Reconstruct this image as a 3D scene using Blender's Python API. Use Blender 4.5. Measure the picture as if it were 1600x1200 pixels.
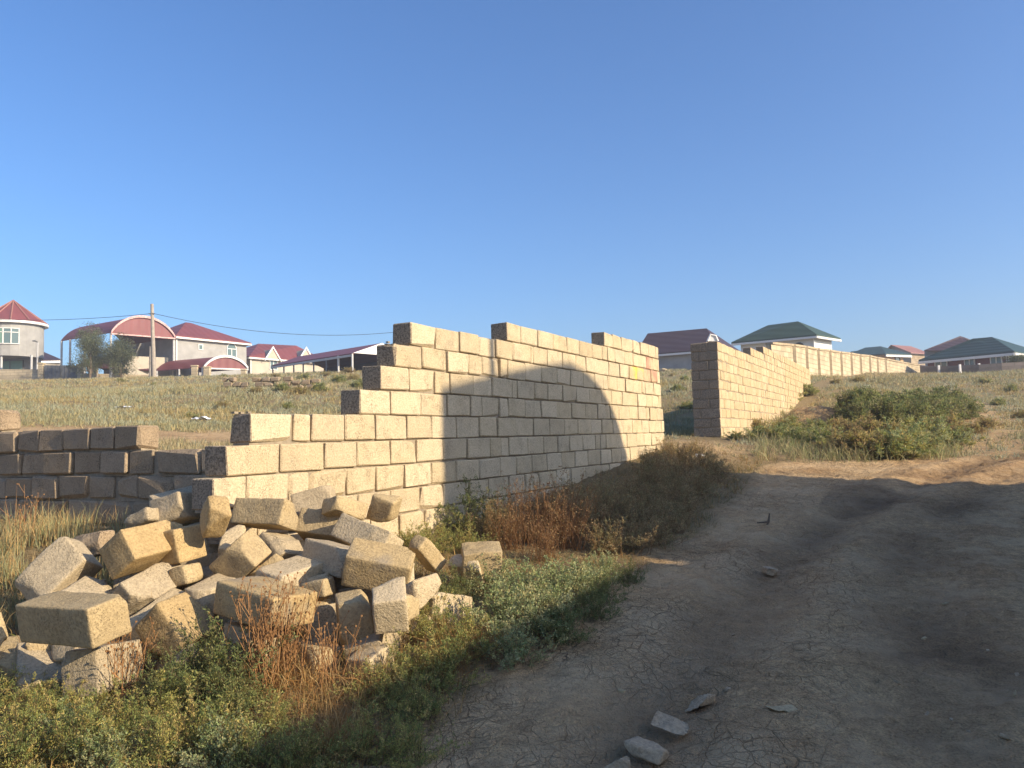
import bpy, math, random
import numpy as np
from mathutils import Matrix, Vector

for o in list(bpy.data.objects):
    bpy.data.objects.remove(o, do_unlink=True)
scene = bpy.context.scene
COL = scene.collection

# ------------------------------------------------------------------ camera
FPX, PITCH, ROLL, EYE = 1252.34, 0.0702507, 0.0259290, 1.5      # focal length in pixels of a 1600 px wide picture
CF = np.array([0, math.cos(PITCH), math.sin(PITCH)])
_u = np.array([0, -math.sin(PITCH), math.cos(PITCH)])
CR = math.cos(ROLL) * np.array([1.0, 0, 0]) - math.sin(ROLL) * _u
CU = math.sin(ROLL) * np.array([1.0, 0, 0]) + math.cos(ROLL) * _u
CP = np.array([0, 0, EYE])
cam = bpy.data.cameras.new('camera')
cam.sensor_width = 36.0
cam.lens = FPX / 1600 * 36.0
cam.clip_start = 0.05
cam.clip_end = 6000
camo = bpy.data.objects.new('camera', cam)
camo.matrix_world = Matrix(((CR[0], CU[0], -CF[0], 0), (CR[1], CU[1], -CF[1], 0), (CR[2], CU[2], -CF[2], EYE), (0, 0, 0, 1)))
COL.objects.link(camo)
scene.camera = camo

# ------------------------------------------------------------------ light
SUN_AZ, SUN_EL = math.radians(116.4), math.radians(24.0)         # azimuth clockwise from the view direction
SH = np.array([math.sin(SUN_AZ), math.cos(SUN_AZ), 0.0])          # horizontal direction towards the sun
SUN3 = np.array([SH[0], SH[1], math.tan(SUN_EL)])
world = bpy.data.worlds.new('World')
scene.world = world
world.use_nodes = True
wn = world.node_tree
sky = wn.nodes.new('ShaderNodeTexSky')
sky.sky_type = 'NISHITA'
sky.sun_disc = False
sky.sun_elevation = SUN_EL
sky.sun_rotation = SUN_AZ
sky.air_density = 1.0
sky.dust_density = 2.0
sky.ozone_density = 6.0
bg = wn.nodes['Background']
bg.inputs['Strength'].default_value = 0.122
hs = wn.nodes.new('ShaderNodeHueSaturation')
hs.inputs['Saturation'].default_value = 1.08
hs.inputs['Hue'].default_value = 0.503
wn.links.new(sky.outputs[0], hs.inputs['Color'])
wn.links.new(hs.outputs[0], bg.inputs['Color'])
sl = bpy.data.lights.new('sun', 'SUN')
sl.energy = 4.05
sl.angle = math.radians(0.53)
sl.color = (1.0, 0.84, 0.61)
so = bpy.data.objects.new('sun', sl)
so.rotation_euler = Vector((SUN3[0], SUN3[1], SUN3[2])).to_track_quat('Z', 'Y').to_euler()
so.location = (30, -20, 25)
COL.objects.link(so)
vs = scene.view_settings
vs.view_transform = 'Standard'
vs.look = 'None'
vs.gamma = 1.0
vs.exposure = 0.88
vs.use_curve_mapping = False
scene.cycles.max_bounces = 5
scene.cycles.diffuse_bounces = 4
scene.cycles.glossy_bounces = 2
scene.cycles.transmission_bounces = 3

# ------------------------------------------------------------------ small maths
rng = np.random.default_rng(7)
random.seed(7)

def ray(x, y):
    d = CF + ((x - 800) / FPX) * CR - ((y - 600) / FPX) * CU
    return d

def at(x, y, Y):
    """point seen at picture position (x, y) at forward distance Y"""
    d = ray(x, y)
    return CP + d * (Y / d[1])

def proj(P):
    P = np.asarray(P, float) - CP
    k = P @ CF
    return 800 + FPX * (P @ CR) / k, 600 - FPX * (P @ CU) / k

def _h(ix, iy, iz, s):
    n = (ix * 374761393 + iy * 668265263 + iz * 2147483647 + s * 1274126177) & 0xffffffff
    n = ((n ^ (n >> 13)) * 1274126177) & 0xffffffff
    n = (n ^ (n >> 16)) & 0xffffffff
    return n / 4294967295.0

def vnoise(p, s=0):
    p = np.asarray(p, float)
    i = np.floor(p).astype(np.int64)
    f = p - i
    f = f * f * (3 - 2 * f)
    out = 0
    for dx in (0, 1):
        wx = f[..., 0] if dx else 1 - f[..., 0]
        for dy in (0, 1):
            wy = f[..., 1] if dy else 1 - f[..., 1]
            for dz in (0, 1):
                wz = f[..., 2] if dz else 1 - f[..., 2]
                out = out + wx * wy * wz * _h(i[..., 0] + dx, i[..., 1] + dy, i[..., 2] + dz, s)
    return out * 2 - 1

def fbm(p, o=4, s=0):
    p = np.asarray(p, float)
    a, t, q = 1.0, 0, 0
    for k in range(o):
        t = t + a * vnoise(p * (2.03 ** k) + 17.3 * k, s + k)
        q += a
        a *= 0.5
    return t / q

def fbm2(x, y, sc, o=4, s=0):
    return fbm(np.stack([x * sc, y * sc, np.zeros_like(x) + 0.37], -1), o, s)

def sstep(a, b, x):
    t = np.clip((x - a) / (b - a), 0, 1)
    return t * t * (3 - 2 * t)

# the two wall planes: n.X = d, running direction
TH = 0.47525
WN = np.array([math.cos(TH), -math.sin(TH), 0.0])       # face normal of the long walls (towards the sun)
WD = np.array([math.sin(TH), math.cos(TH), 0.0])        # the long walls run this way, away from the camera
WD0 = -3.837
TH1 = TH - 0.0198
LN = np.array([-math.sin(TH1), -math.cos(TH1), 0.0])    # face normal of the short cross wall
LE = np.array([math.cos(TH1), -math.sin(TH1), 0.0])     # its direction, towards the right
LD0 = -4.418
RD0 = float(WN @ at(1125, 600, 16.7))                   # the second long wall beyond the gap

def wall_pt(x, y):
    d = ray(x, y)
    return CP + d * ((WD0 - WN @ CP) / (WN @ d))

# ------------------------------------------------------------------ terrain
CTRL = []
def g(x, y, Y): CTRL.append(tuple(at(x, y, Y)))
CTRL += [(0, 0, 0), (0, 3, .27), (2, 4, .34), (4.5, 7, .6), (0.6, 5.5, .48), (-2.1, 3.75, .33), (-.7, 3.9, .31), (-.2, 4.7, .50),
         (-3.0, 3.2, .30), (-3.6, 6.2, .84), (-1.9, 5.4, .74), (-.8, 7.0, .70), (-5.5, 7.3, .95), (8, 6, .6), (9, 2, .4), (11, 7, .75),
         (0, -20, -1.6), (22, 0, .4), (22, -20, -1.2), (-20, 0, .9), (-20, -22, -.9), (0, -60, -4), (60, -40, -3), (-60, -40, -2), (50, 5, 1.8), (-50, 10, 3),
         (3, 10, .9), (6, 9, .82), (12, 14, 1.25)]
g(1038, 701, 13.0); g(1100, 684, 16.7); g(1265, 607, 30); g(1300, 740, 11); g(1590, 700, 14); g(1590, 650, 24)
g(60, 676, 15); g(330, 676, 17); g(200, 640, 24); g(450, 635, 27); g(430, 607, 33); g(60, 615, 45); g(300, 600, 52)
g(0, 597, 66); g(240, 591, 70); g(400, 588, 70); g(560, 581, 62); g(700, 584, 62); g(860, 582, 66)
g(1060, 660, 24); g(1060, 600, 46); g(1045, 578, 68); g(1240, 588, 40); g(1330, 586, 50); g(1383, 587, 58); g(1440, 596, 60); g(1530, 589, 55); g(1600, 578, 54); g(1500, 620, 34)
for a in range(-60, 61, 20):
    CTRL.append((115 * math.sin(math.radians(a)), 115 * math.cos(math.radians(a)), 7.2))
for a in (90, 120, 150, 180, 210, 240, 270):
    CTRL.append((115 * math.sin(math.radians(a)), 115 * math.cos(math.radians(a)), 0.0 if 100 < a < 260 else 4))
CTRL = np.array(CTRL)
def _tps(r2): return np.where(r2 > 1e-12, r2 * np.log(np.maximum(r2, 1e-12)), 0)
_n = len(CTRL)
_A = np.zeros((_n + 3, _n + 3))
_A[:_n, :_n] = _tps(((CTRL[:, None, :2] - CTRL[None, :, :2]) ** 2).sum(-1)) + np.eye(_n) * 1.5
_A[:_n, _n] = 1; _A[:_n, _n + 1:] = CTRL[:, :2]; _A[_n, :_n] = 1; _A[_n + 1:, :_n] = CTRL[:, :2].T
_W = np.linalg.solve(_A, np.concatenate([CTRL[:, 2], [0, 0, 0]]))

def ground(x, y):
    x = np.asarray(x, float); y = np.asarray(y, float)
    sh = np.broadcast(x, y).shape
    x = np.broadcast_to(x, sh).ravel().copy(); y = np.broadcast_to(y, sh).ravel().copy()
    r = np.hypot(x, y); k = np.minimum(1, 120 / np.maximum(r, 1e-6)); x *= k; y *= k
    out = np.zeros(len(x))
    for i in range(0, len(x), 20000):
        a, b = x[i:i + 20000], y[i:i + 20000]
        out[i:i + 20000] = _tps((a[:, None] - CTRL[None, :, 0]) ** 2 + (b[:, None] - CTRL[None, :, 1]) ** 2) @ _W[:_n] + _W[_n] + _W[_n + 1] * a + _W[_n + 2] * b
    # spoil heap by the second wall
    mx, my = MOUND
    dd = np.hypot((x - mx) / 1.5, (y - my) / 1.0)
    out += 0.62 * np.exp(-(dd * 1.15) ** 2) * (1 + .35 * fbm2(x, y, 1.7, 3, 5))
    return out.reshape(sh)
_m = at(1285, 640, 20); MOUND = (_m[0], _m[1])
def gz(x, y): return float(ground(np.array([x]), np.array([y]))[0])

def sdist(x, y): return WN[0] * x + WN[1] * y - WD0      # distance in front of the long wall

def bare(x, y):
    """1 on the bare earth of the road and tracks, 0 where plants grow"""
    s = sdist(x, y) + .35 * fbm2(x, y, .8, 3, 21)
    road = sstep(1.65, 2.05, s)
    far = 11.9 + .10 * (x - 3) + .5 * fbm2(x, y, .5, 3, 4) + 1.2 * sstep(7, 12, x)
    road = road * (1 - sstep(far - .3, far + .5, y))
    gap = np.exp(-(((x - 3.2) / 1.0) ** 2 + ((y - 13.6) / 1.6) ** 2)) * .9
    tr = 15.8 + .12 * (x + 5) + .8 * fbm2(x, y, .12, 2, 8)
    track = np.exp(-((y - tr) / 2.0) ** 4) * sstep(.5, -1, x - (y - 11) * .5)
    rr = np.exp(-((x - (.555 * y + .5)) / 1.6) ** 2) * sstep(10, 13, y) * (1 - sstep(24, 34, y)) * .8
    mound = np.exp(-(np.hypot((x - MOUND[0]) / 1.5, (y - MOUND[1]) / 1.0)) ** 4) * .9
    return np.clip(np.maximum.reduce([road, gap, track, rr, mound]), 0, 1)

# ------------------------------------------------------------------ mesh helpers
def link(o, parent=None):
    COL.objects.link(o)
    if parent is not None:
        o.parent = parent
    return o

def fast_mesh(name, V, Fc, cols=None, smooth=False):
    """V (n,3); Fc (m,k) array of equal polygons or a list of such arrays"""
    if not isinstance(Fc, (list, tuple)):
        Fc = [Fc]
    me = bpy.data.meshes.new(name)
    V = np.asarray(V, np.float32)
    me.vertices.add(len(V)); me.vertices.foreach_set('co', V.ravel())
    li = np.concatenate([np.asarray(f, np.int32).ravel() for f in Fc])
    lt = np.concatenate([np.full(len(f), f.shape[1], np.int32) for f in Fc])
    me.loops.add(len(li)); me.loops.foreach_set('vertex_index', li)
    me.polygons.add(len(lt))
    ls = np.concatenate([[0], np.cumsum(lt)[:-1]]).astype(np.int32)
    me.polygons.foreach_set('loop_start', ls)
    try: me.polygons.foreach_set('loop_total', lt)
    except Exception: pass
    if smooth: me.polygons.foreach_set('use_smooth', np.ones(len(lt), bool))
    me.update(calc_edges=True)
    if cols is not None:
        ca = me.color_attributes.new('Col', 'FLOAT_COLOR', 'POINT')
        c = np.ones((len(V), 4), np.float32); c[:, :3] = cols
        ca.data.foreach_set('color', c.ravel())
    return me

class MB:
    """collects polygons for one mesh object"""
    def __init__(s): s.v, s.f = [], []
    def add(s, vs, fs):
        b = len(s.v); s.v += [tuple(map(float, v)) for v in vs]; s.f += [tuple(i + b for i in f) for f in fs]; return s
    def hexa(s, p):
        """p: 4 bottom points then 4 top points, counter-clockwise seen from above"""
        return s.add(p, [(3, 2, 1, 0), (4, 5, 6, 7), (0, 1, 5, 4), (1, 2, 6, 5), (2, 3, 7, 6), (3, 0, 4, 7)])
    def box(s, o, ax, ay, az):
        """box from corner o along three edge vectors"""
        o, ax, ay, az = (np.asarray(q, float) for q in (o, ax, ay, az))
        return s.hexa([o, o + ax, o + ax + ay, o + ay, o + az, o + ax + az, o + ax + ay + az, o + ay + az])
    def sheet(s, pts, t):
        """thick plate: polygon pts and its copy moved by t"""
        n = len(pts); pts = [np.asarray(p, float) for p in pts]; t = np.asarray(t, float)
        return s.add(pts + [p + t for p in pts], [tuple(range(n)), tuple(range(2 * n - 1, n - 1, -1))] + [(i, n + i, n + (i + 1) % n, (i + 1) % n) for i in range(n)])
    def tube(s, pts, r, n=6):
        pts = [np.asarray(p, float) for p in pts]; b = len(s.v)
        for i, p in enumerate(pts):
            d = pts[min(i + 1, len(pts) - 1)] - pts[max(i - 1, 0)]; d = d / (np.linalg.norm(d) + 1e-9)
            a = np.cross(d, [0, 0, 1.0] if abs(d[2]) < .9 else [1.0, 0, 0]); a /= np.linalg.norm(a); c = np.cross(d, a)
            rr = r[i] if isinstance(r, (list, tuple)) else r
            s.v += [tuple(p + rr * (math.cos(6.2832 * k / n) * a + math.sin(6.2832 * k / n) * c)) for k in range(n)]
        m = len(pts)
        for i in range(m - 1):
            s.f += [(b + i * n + k, b + i * n + (k + 1) % n, b + (i + 1) * n + (k + 1) % n, b + (i + 1) * n + k) for k in range(n)]
        s.f += [tuple(b + k for k in range(n))[::-1], tuple(b + (m - 1) * n + k for k in range(n))]
        return s
    def build(s, name, mat, parent=None, smooth=False, origin=None):
        me = bpy.data.meshes.new(name)
        off = np.zeros(3) if origin is None else np.asarray(origin, float)
        me.from_pydata([tuple(np.array(v) - off) for v in s.v], [], s.f); me.update()
        import bmesh
        bm = bmesh.new(); bm.from_mesh(me); bmesh.ops.recalc_face_normals(bm, faces=bm.faces); bm.to_mesh(me); bm.free()
        if smooth: me.polygons.foreach_set('use_smooth', np.ones(len(me.polygons), bool))
        me.materials.append(mat)
        o = bpy.data.objects.new(name, me); o.location = off
        link(o)
        if parent is not None:
            o.parent = parent
            o.location = Vector(off) - parent.location
        return o

def tag(o, label=None, cat=None, group=None, kind=None):
    if label: o['label'] = label
    if cat: o['category'] = cat
    if group: o['group'] = group
    if kind: o['kind'] = kind
    return o

def empty(name, loc, label, cat, group=None):
    o = bpy.data.objects.new(name, None); o.location = loc; o.empty_display_size = .2
    link(o); return tag(o, label, cat, group)

# ------------------------------------------------------------------ materials
def mat(name):
    m = bpy.data.materials.new(name); m.use_nodes = True
    return m, m.node_tree.nodes, m.node_tree.links, m.node_tree.nodes['Principled BSDF']

def node(ns, t, **kw):
    n = ns.new(t)
    for k, v in kw.items():
        if k in n.inputs: n.inputs[k].default_value = v
        else: setattr(n, k, v)
    return n

def mixc(ns, ls, fac, a, b, mode='MIX'):
    n = ns.new('ShaderNodeMix'); n.data_type = 'RGBA'; n.blend_type = mode
    for sock, v in ((n.inputs[0], fac), (n.inputs[6], a), (n.inputs[7], b)):
        if hasattr(v, 'is_linked') or isinstance(v, bpy.types.NodeSocket): ls.new(v, sock)
        elif isinstance(v, (tuple, list)): sock.default_value = (*v, 1) if len(v) == 3 else v
        else: sock.default_value = v
    return n.outputs[2]

def ramp(ns, ls, fac, *stops):
    n = ns.new('ShaderNodeValToRGB'); e = n.color_ramp.elements
    while len(e) < len(stops): e.new(.5)
    for q, (p, c) in zip(e, stops):
        q.position = p; q.color = (c, c, c, 1) if isinstance(c, (int, float)) else (*c, 1)
    ls.new(fac, n.inputs[0]); return n.outputs[0]

def math_n(ns, ls, op, a, b=0.0):
    n = ns.new('ShaderNodeMath'); n.operation = op
    for s_, v in zip(n.inputs, (a, b)):
        if isinstance(v, bpy.types.NodeSocket): ls.new(v, s_)
        else: s_.default_value = v
    return n.outputs[0]

def limestone(name, base, dark, light, pit=.55, bumpd=.012, paint=None, stain=.35, ends=False):
    """sawn shell limestone: warm grain, small pits, blocks differ a little"""
    m, ns, ls, b = mat(name)
    tc = ns.new('ShaderNodeTexCoord'); oi = ns.new('ShaderNodeObjectInfo')
    ad = node(ns, 'ShaderNodeVectorMath', operation='ADD'); ls.new(tc.outputs['Object'], ad.inputs[0])
    sc = node(ns, 'ShaderNodeVectorMath', operation='SCALE'); cx = ns.new('ShaderNodeCombineXYZ')
    for i in range(3): ls.new(oi.outputs['Random'], cx.inputs[i])
    ls.new(cx.outputs[0], sc.inputs[0]); sc.inputs['Scale'].default_value = 31.0; ls.new(sc.outputs[0], ad.inputs[1])
    n1 = node(ns, 'ShaderNodeTexNoise', Scale=5.0, Detail=4.0, Roughness=.6); ls.new(ad.outputs[0], n1.inputs['Vector'])
    n2 = node(ns, 'ShaderNodeTexNoise', Scale=70.0, Detail=2.0, Roughness=.7); ls.new(ad.outputs[0], n2.inputs['Vector'])
    vo = node(ns, 'ShaderNodeTexVoronoi', Scale=105.0, Randomness=1.0); ls.new(ad.outputs[0], vo.inputs['Vector'])
    n3 = node(ns, 'ShaderNodeTexNoise', Scale=9.0, Detail=3.0); ls.new(ad.outputs[0], n3.inputs['Vector'])
    c = mixc(ns, ls, ramp(ns, ls, n1.outputs[0], (.32, 0.0), (.7, 1.0)), dark, base)
    rr = ramp(ns, ls, oi.outputs['Random'], (0.0, 0.0), (1.0, 1.0))
    c = mixc(ns, ls, math_n(ns, ls, 'MULTIPLY', rr, .55), c, light)
    rnd2 = math_n(ns, ls, 'FRACT', math_n(ns, ls, 'MULTIPLY', oi.outputs['Random'], 17.7))
    c = mixc(ns, ls, math_n(ns, ls, 'MULTIPLY', rnd2, .5), c, tuple(.72 * q for q in base), 'MIX')
    grain = ramp(ns, ls, n2.outputs[0], (.3, .74), (.62, 1.08))
    c = mixc(ns, ls, 1.0, c, grain, 'MULTIPLY')
    # pits
    pm = math_n(ns, ls, 'SUBTRACT', vo.outputs['Distance'], math_n(ns, ls, 'MULTIPLY', ramp(ns, ls, n3.outputs[0], (.38, 0.0), (.66, 1.0)), .34))
    pits = ramp(ns, ls, pm, (.0, 1.0), (.07, 0.0))
    c = mixc(ns, ls, math_n(ns, ls, 'MULTIPLY', pits, pit), c, tuple(.30 * q for q in dark))
    # grey weather stain
    st = node(ns, 'ShaderNodeTexNoise', Scale=2.6, Detail=3.0, Roughness=.65); ls.new(ad.outputs[0], st.inputs['Vector'])
    c = mixc(ns, ls, math_n(ns, ls, 'MULTIPLY', ramp(ns, ls, st.outputs[0], (.52, 0.0), (.72, 1.0)), stain), c, (.22, .2, .17))
    if paint:
        col, sx = paint
        wv = node(ns, 'ShaderNodeTexNoise', Scale=1.0, Detail=3.0)
        mp = ns.new('ShaderNodeMapping'); mp.inputs['Scale'].default_value = (2, sx, 3); ls.new(ad.outputs[0], mp.inputs[0]); ls.new(mp.outputs[0], wv.inputs['Vector'])
        c = mixc(ns, ls, ramp(ns, ls, wv.outputs[0], (.44, 0.0), (.6, .85)), c, col)
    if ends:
        # pitted end of a course, its shade painted in by a darker tone
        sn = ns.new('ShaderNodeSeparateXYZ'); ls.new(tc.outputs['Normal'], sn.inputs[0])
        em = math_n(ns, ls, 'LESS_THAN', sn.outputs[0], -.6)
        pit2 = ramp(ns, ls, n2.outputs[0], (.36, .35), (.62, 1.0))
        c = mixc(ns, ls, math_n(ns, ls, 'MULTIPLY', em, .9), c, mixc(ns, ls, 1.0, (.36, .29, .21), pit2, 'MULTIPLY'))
    ls.new(c, b.inputs['Base Color'])
    b.inputs['Roughness'].default_value = .92
    b.inputs['Specular IOR Level'].default_value = .15
    hgt = mixc(ns, ls, .5, n1.outputs[0], n2.outputs[0])
    hgt2 = mixc(ns, ls, pits, hgt, (0, 0, 0))
    bp = node(ns, 'ShaderNodeBump', Strength=.9, Distance=bumpd); ls.new(hgt2, bp.inputs['Height']); ls.new(bp.outputs[0], b.inputs['Normal'])
    return m

def plain(name, col, rough=.8, noise=0.0, nscale=3.0, metal=0.0, spec=.3, bump=0.0, rib=None, obj=True):
    m, ns, ls, b = mat(name)
    b.inputs['Base Color'].default_value = (*col, 1); b.inputs['Roughness'].default_value = rough
    b.inputs['Metallic'].default_value = metal; b.inputs['Specular IOR Level'].default_value = spec
    tc = ns.new('ShaderNodeTexCoord')
    if noise:
        n1 = node(ns, 'ShaderNodeTexNoise', Scale=nscale, Detail=6.0, Roughness=.65); ls.new(tc.outputs['Object'], n1.inputs['Vector'])
        c = mixc(ns, ls, ramp(ns, ls, n1.outputs[0], (.3, 0.0), (.72, 1.0)), tuple(q * (1 - noise) for q in col), tuple(min(.95, q * (1 + noise * .6)) for q in col))
        ls.new(c, b.inputs['Base Color'])
        if bump:
            bp = node(ns, 'ShaderNodeBump', Strength=.6, Distance=bump); ls.new(n1.outputs[0], bp.inputs['Height']); ls.new(bp.outputs[0], b.inputs['Normal'])
    if rib:
        vec, sc = rib
        d = node(ns, 'ShaderNodeVectorMath', operation='DOT_PRODUCT'); ls.new(tc.outputs['Object'], d.inputs[0]); d.inputs[1].default_value = vec
        sn = math_n(ns, ls, 'SINE', math_n(ns, ls, 'MULTIPLY', d.outputs['Value'], sc))
        bp = node(ns, 'ShaderNodeBump', Strength=.5, Distance=.02); ls.new(sn, bp.inputs['Height']); ls.new(bp.outputs[0], b.inputs['Normal'])
        c0 = b.inputs['Base Color'].links[0].from_socket if b.inputs['Base Color'].is_linked else None
    return m

def leafy(name, trans=.35):
    m, ns, ls, b = mat(name)
    ca = ns.new('ShaderNodeVertexColor'); ca.layer_name = 'Col'
    ls.new(ca.outputs['Color'], b.inputs['Base Color'])
    b.inputs['Roughness'].default_value = .7; b.inputs['Specular IOR Level'].default_value = .2
    tr = ns.new('ShaderNodeBsdfTranslucent'); ls.new(ca.outputs['Color'], tr.inputs['Color'])
    mx = ns.new('ShaderNodeMixShader'); mx.inputs[0].default_value = trans
    out = ns['Material Output']
    ls.new(b.outputs[0], mx.inputs[1]); ls.new(tr.outputs[0], mx.inputs[2]); ls.new(mx.outputs[0], out.inputs[0])
    return m

def blockwork(name, base, joint, bw, bh, squash=.5, bumpd=.03):
    """far masonry: the blocks are too small in the picture to build singly; object x runs along the wall, z up"""
    m, ns, ls, b = mat(name)
    tc = ns.new('ShaderNodeTexCoord'); sp = ns.new('ShaderNodeSeparateXYZ'); cb = ns.new('ShaderNodeCombineXYZ')
    ls.new(tc.outputs['Object'], sp.inputs[0])
    hx = math_n(ns, ls, 'ADD', math_n(ns, ls, 'MULTIPLY', sp.outputs[0], .75), math_n(ns, ls, 'MULTIPLY', sp.outputs[1], .66))
    ls.new(hx, cb.inputs[0]); ls.new(sp.outputs[2], cb.inputs[1])
    br = node(ns, 'ShaderNodeTexBrick', Scale=1.0); br.inputs['Brick Width'].default_value = bw; br.inputs['Row Height'].default_value = bh
    br.inputs['Mortar Size'].default_value = .012; br.inputs['Color1'].default_value = (*base, 1); br.inputs['Color2'].default_value = (*[q * .8 for q in base], 1); br.inputs['Mortar'].default_value = (*joint, 1)
    ls.new(cb.outputs[0], br.inputs['Vector'])
    n1 = node(ns, 'ShaderNodeTexNoise', Scale=1.3, Detail=5.0); ls.new(tc.outputs['Object'], n1.inputs['Vector'])
    c = mixc(ns, ls, 1.0, br.outputs['Color'], ramp(ns, ls, n1.outputs[0], (.3, .75), (.7, 1.1)), 'MULTIPLY')
    ls.new(c, b.inputs['Base Color']); b.inputs['Roughness'].default_value = .95
    bp = node(ns, 'ShaderNodeBump', Strength=.8, Distance=bumpd); ls.new(br.outputs['Fac'], bp.inputs['Height']); bp.invert = True; ls.new(bp.outputs[0], b.inputs['Normal'])
    return m

def ground_material():
    m, ns, ls, b = mat('earth')
    tc = ns.new('ShaderNodeTexCoord'); P = tc.outputs['Object']
    ca = ns.new('ShaderNodeVertexColor'); ca.layer_name = 'Col'
    sp = ns.new('ShaderNodeSeparateColor'); ls.new(ca.outputs['Color'], sp.inputs[0])
    bare_, wet = sp.outputs[0], sp.outputs[1]
    n1 = node(ns, 'ShaderNodeTexNoise', Scale=.9, Detail=5.0, Roughness=.65); ls.new(P, n1.inputs['Vector'])
    n2 = node(ns, 'ShaderNodeTexNoise', Scale=14.0, Detail=5.0, Roughness=.7); ls.new(P, n2.inputs['Vector'])
    n3 = node(ns, 'ShaderNodeTexNoise', Scale=90.0, Detail=2.0, Roughness=.7); ls.new(P, n3.inputs['Vector'])
    dirt = mixc(ns, ls, ramp(ns, ls, n1.outputs[0], (.3, 0.0), (.7, 1.0)), (.44, .265, .125), (.64, .44, .225))
    dirt = mixc(ns, ls, 1.0, dirt, ramp(ns, ls, n2.outputs[0], (.30, .62), (.66, 1.2)), 'MULTIPLY')
    dirt = mixc(ns, ls, 1.0, dirt, ramp(ns, ls, n3.outputs[0], (.32, .62), (.64, 1.2)), 'MULTIPLY')
    # pale salt-like crust
    n4 = node(ns, 'ShaderNodeTexNoise', Scale=2.2, Detail=5.0, Roughness=.7); ls.new(P, n4.inputs['Vector'])
    dirt = mixc(ns, ls, math_n(ns, ls, 'MULTIPLY', ramp(ns, ls, n4.outputs[0], (.50, 0.0), (.62, 1.0)), .6), dirt, (.62, .44, .25))
    # pale dried crust along the road edge
    dirt = mixc(ns, ls, math_n(ns, ls, 'MULTIPLY', sp.outputs[2], ramp(ns, ls, n4.outputs[0], (.36, .1), (.58, .6))), dirt, (.66, .48, .275))
    # churned damp patches
    dirt = mixc(ns, ls, math_n(ns, ls, 'MULTIPLY', wet, .75), dirt, (.12, .08, .048))
    soil = mixc(ns, ls, n2.outputs[0], (.2, .15, .08), (.36, .27, .14))
    c = mixc(ns, ls, bare_, soil, dirt)
    # mud cracks
    wob = node(ns, 'ShaderNodeTexNoise', Scale=3.0, Detail=5.0); ls.new(P, wob.inputs['Vector'])
    av = node(ns, 'ShaderNodeVectorMath', operation='MULTIPLY_ADD'); ls.new(wob.outputs['Color'], av.inputs[0]); av.inputs[1].default_value = (.16, .16, .16); ls.new(P, av.inputs[2])
    vo = node(ns, 'ShaderNodeTexVoronoi', feature='DISTANCE_TO_EDGE', Scale=7.5); ls.new(av.outputs[0], vo.inputs['Vector'])
    vo2 = node(ns, 'ShaderNodeTexVoronoi', feature='DISTANCE_TO_EDGE', Scale=19.0); ls.new(av.outputs[0], vo2.inputs['Vector'])
    cr = ramp(ns, ls, vo.outputs['Distance'], (0.0, 1.0), (.022, 0.0))
    cr2 = ramp(ns, ls, vo2.outputs['Distance'], (0.0, .6), (.035, 0.0))
    nz = node(ns, 'ShaderNodeTexNoise', Scale=1.1, Detail=4.0); ls.new(P, nz.inputs['Vector'])
    crm = math_n(ns, ls, 'MULTIPLY', ramp(ns, ls, nz.outputs[0], (.38, 0.0), (.56, 1.0)), math_n(ns, ls, 'SUBTRACT', 1.0, wet))
    crack = math_n(ns, ls, 'MULTIPLY', math_n(ns, ls, 'MAXIMUM', cr, cr2), crm)
    crack = math_n(ns, ls, 'MULTIPLY', crack, sp.outputs[2])
    c = mixc(ns, ls, math_n(ns, ls, 'MULTIPLY', crack, .35), c, (.06, .042, .028))
    ls.new(c, b.inputs['Base Color']); b.inputs['Roughness'].default_value = .95; b.inputs['Specular IOR Level'].default_value = .1
    h = math_n(ns, ls, 'ADD', math_n(ns, ls, 'MULTIPLY', n2.outputs[0], 1.0), math_n(ns, ls, 'MULTIPLY', n3.outputs[0], .35))
    h = math_n(ns, ls, 'SUBTRACT', h, math_n(ns, ls, 'MULTIPLY', crack, .6))
    bp = node(ns, 'ShaderNodeBump', Strength=1.0, Distance=.05); ls.new(h, bp.inputs['Height']); ls.new(bp.outputs[0], b.inputs['Normal'])
    return m

M = {}
M['earth'] = ground_material()
M['lime'] = limestone('limestone', (.60, .48, .305), (.50, .39, .235), (.66, .55, .385), pit=.5, stain=.18)
M['lime_end'] = limestone('limestone_with_shaded_pitted_end', (.60, .48, .305), (.50, .39, .235), (.66, .55, .385), pit=.5, stain=.18, ends=True)
M['lime_right_end'] = limestone('second_wall_stone_with_shaded_pitted_end', (.58, .44, .26), (.48, .36, .2), (.62, .5, .33), pit=.4, stain=.12, ends=True)
M['lime_yellow'] = limestone('limestone_yellow_paint', (.60, .47, .285), (.50, .38, .215), (.64, .52, .34), paint=((.75, .5, .08), 9.0), stain=.1)
M['lime_red'] = limestone('limestone_red_paint', (.58, .44, .27), (.48, .36, .2), (.62, .5, .33), paint=((.5, .24, .17), 9.0), stain=.1)
M['lime_old'] = limestone('weathered_limestone', (.40, .30, .19), (.30, .22, .14), (.43, .34, .24), pit=.7, stain=.4)
M['lime_right'] = limestone('limestone_of_second_wall', (.58, .44, .26), (.48, .36, .2), (.62, .5, .33), pit=.4, stain=.12)
M['lime_pale'] = limestone('pale_limestone', (.58, .455, .28), (.44, .35, .21), (.60, .50, .35), pit=.4, stain=.2)
M['lime_tan'] = limestone('tan_limestone', (.52, .395, .215), (.40, .295, .155), (.55, .44, .27), pit=.35, stain=.15)
M['lime_orange'] = limestone('ochre_limestone', (.48, .34, .165), (.37, .255, .115), (.52, .385, .2), pit=.2, stain=.1)
M['lime_patch'] = limestone('mortar_smeared_limestone', (.50, .37, .19), (.40, .28, .13), (.53, .41, .24), pit=.4, stain=.95)
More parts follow.
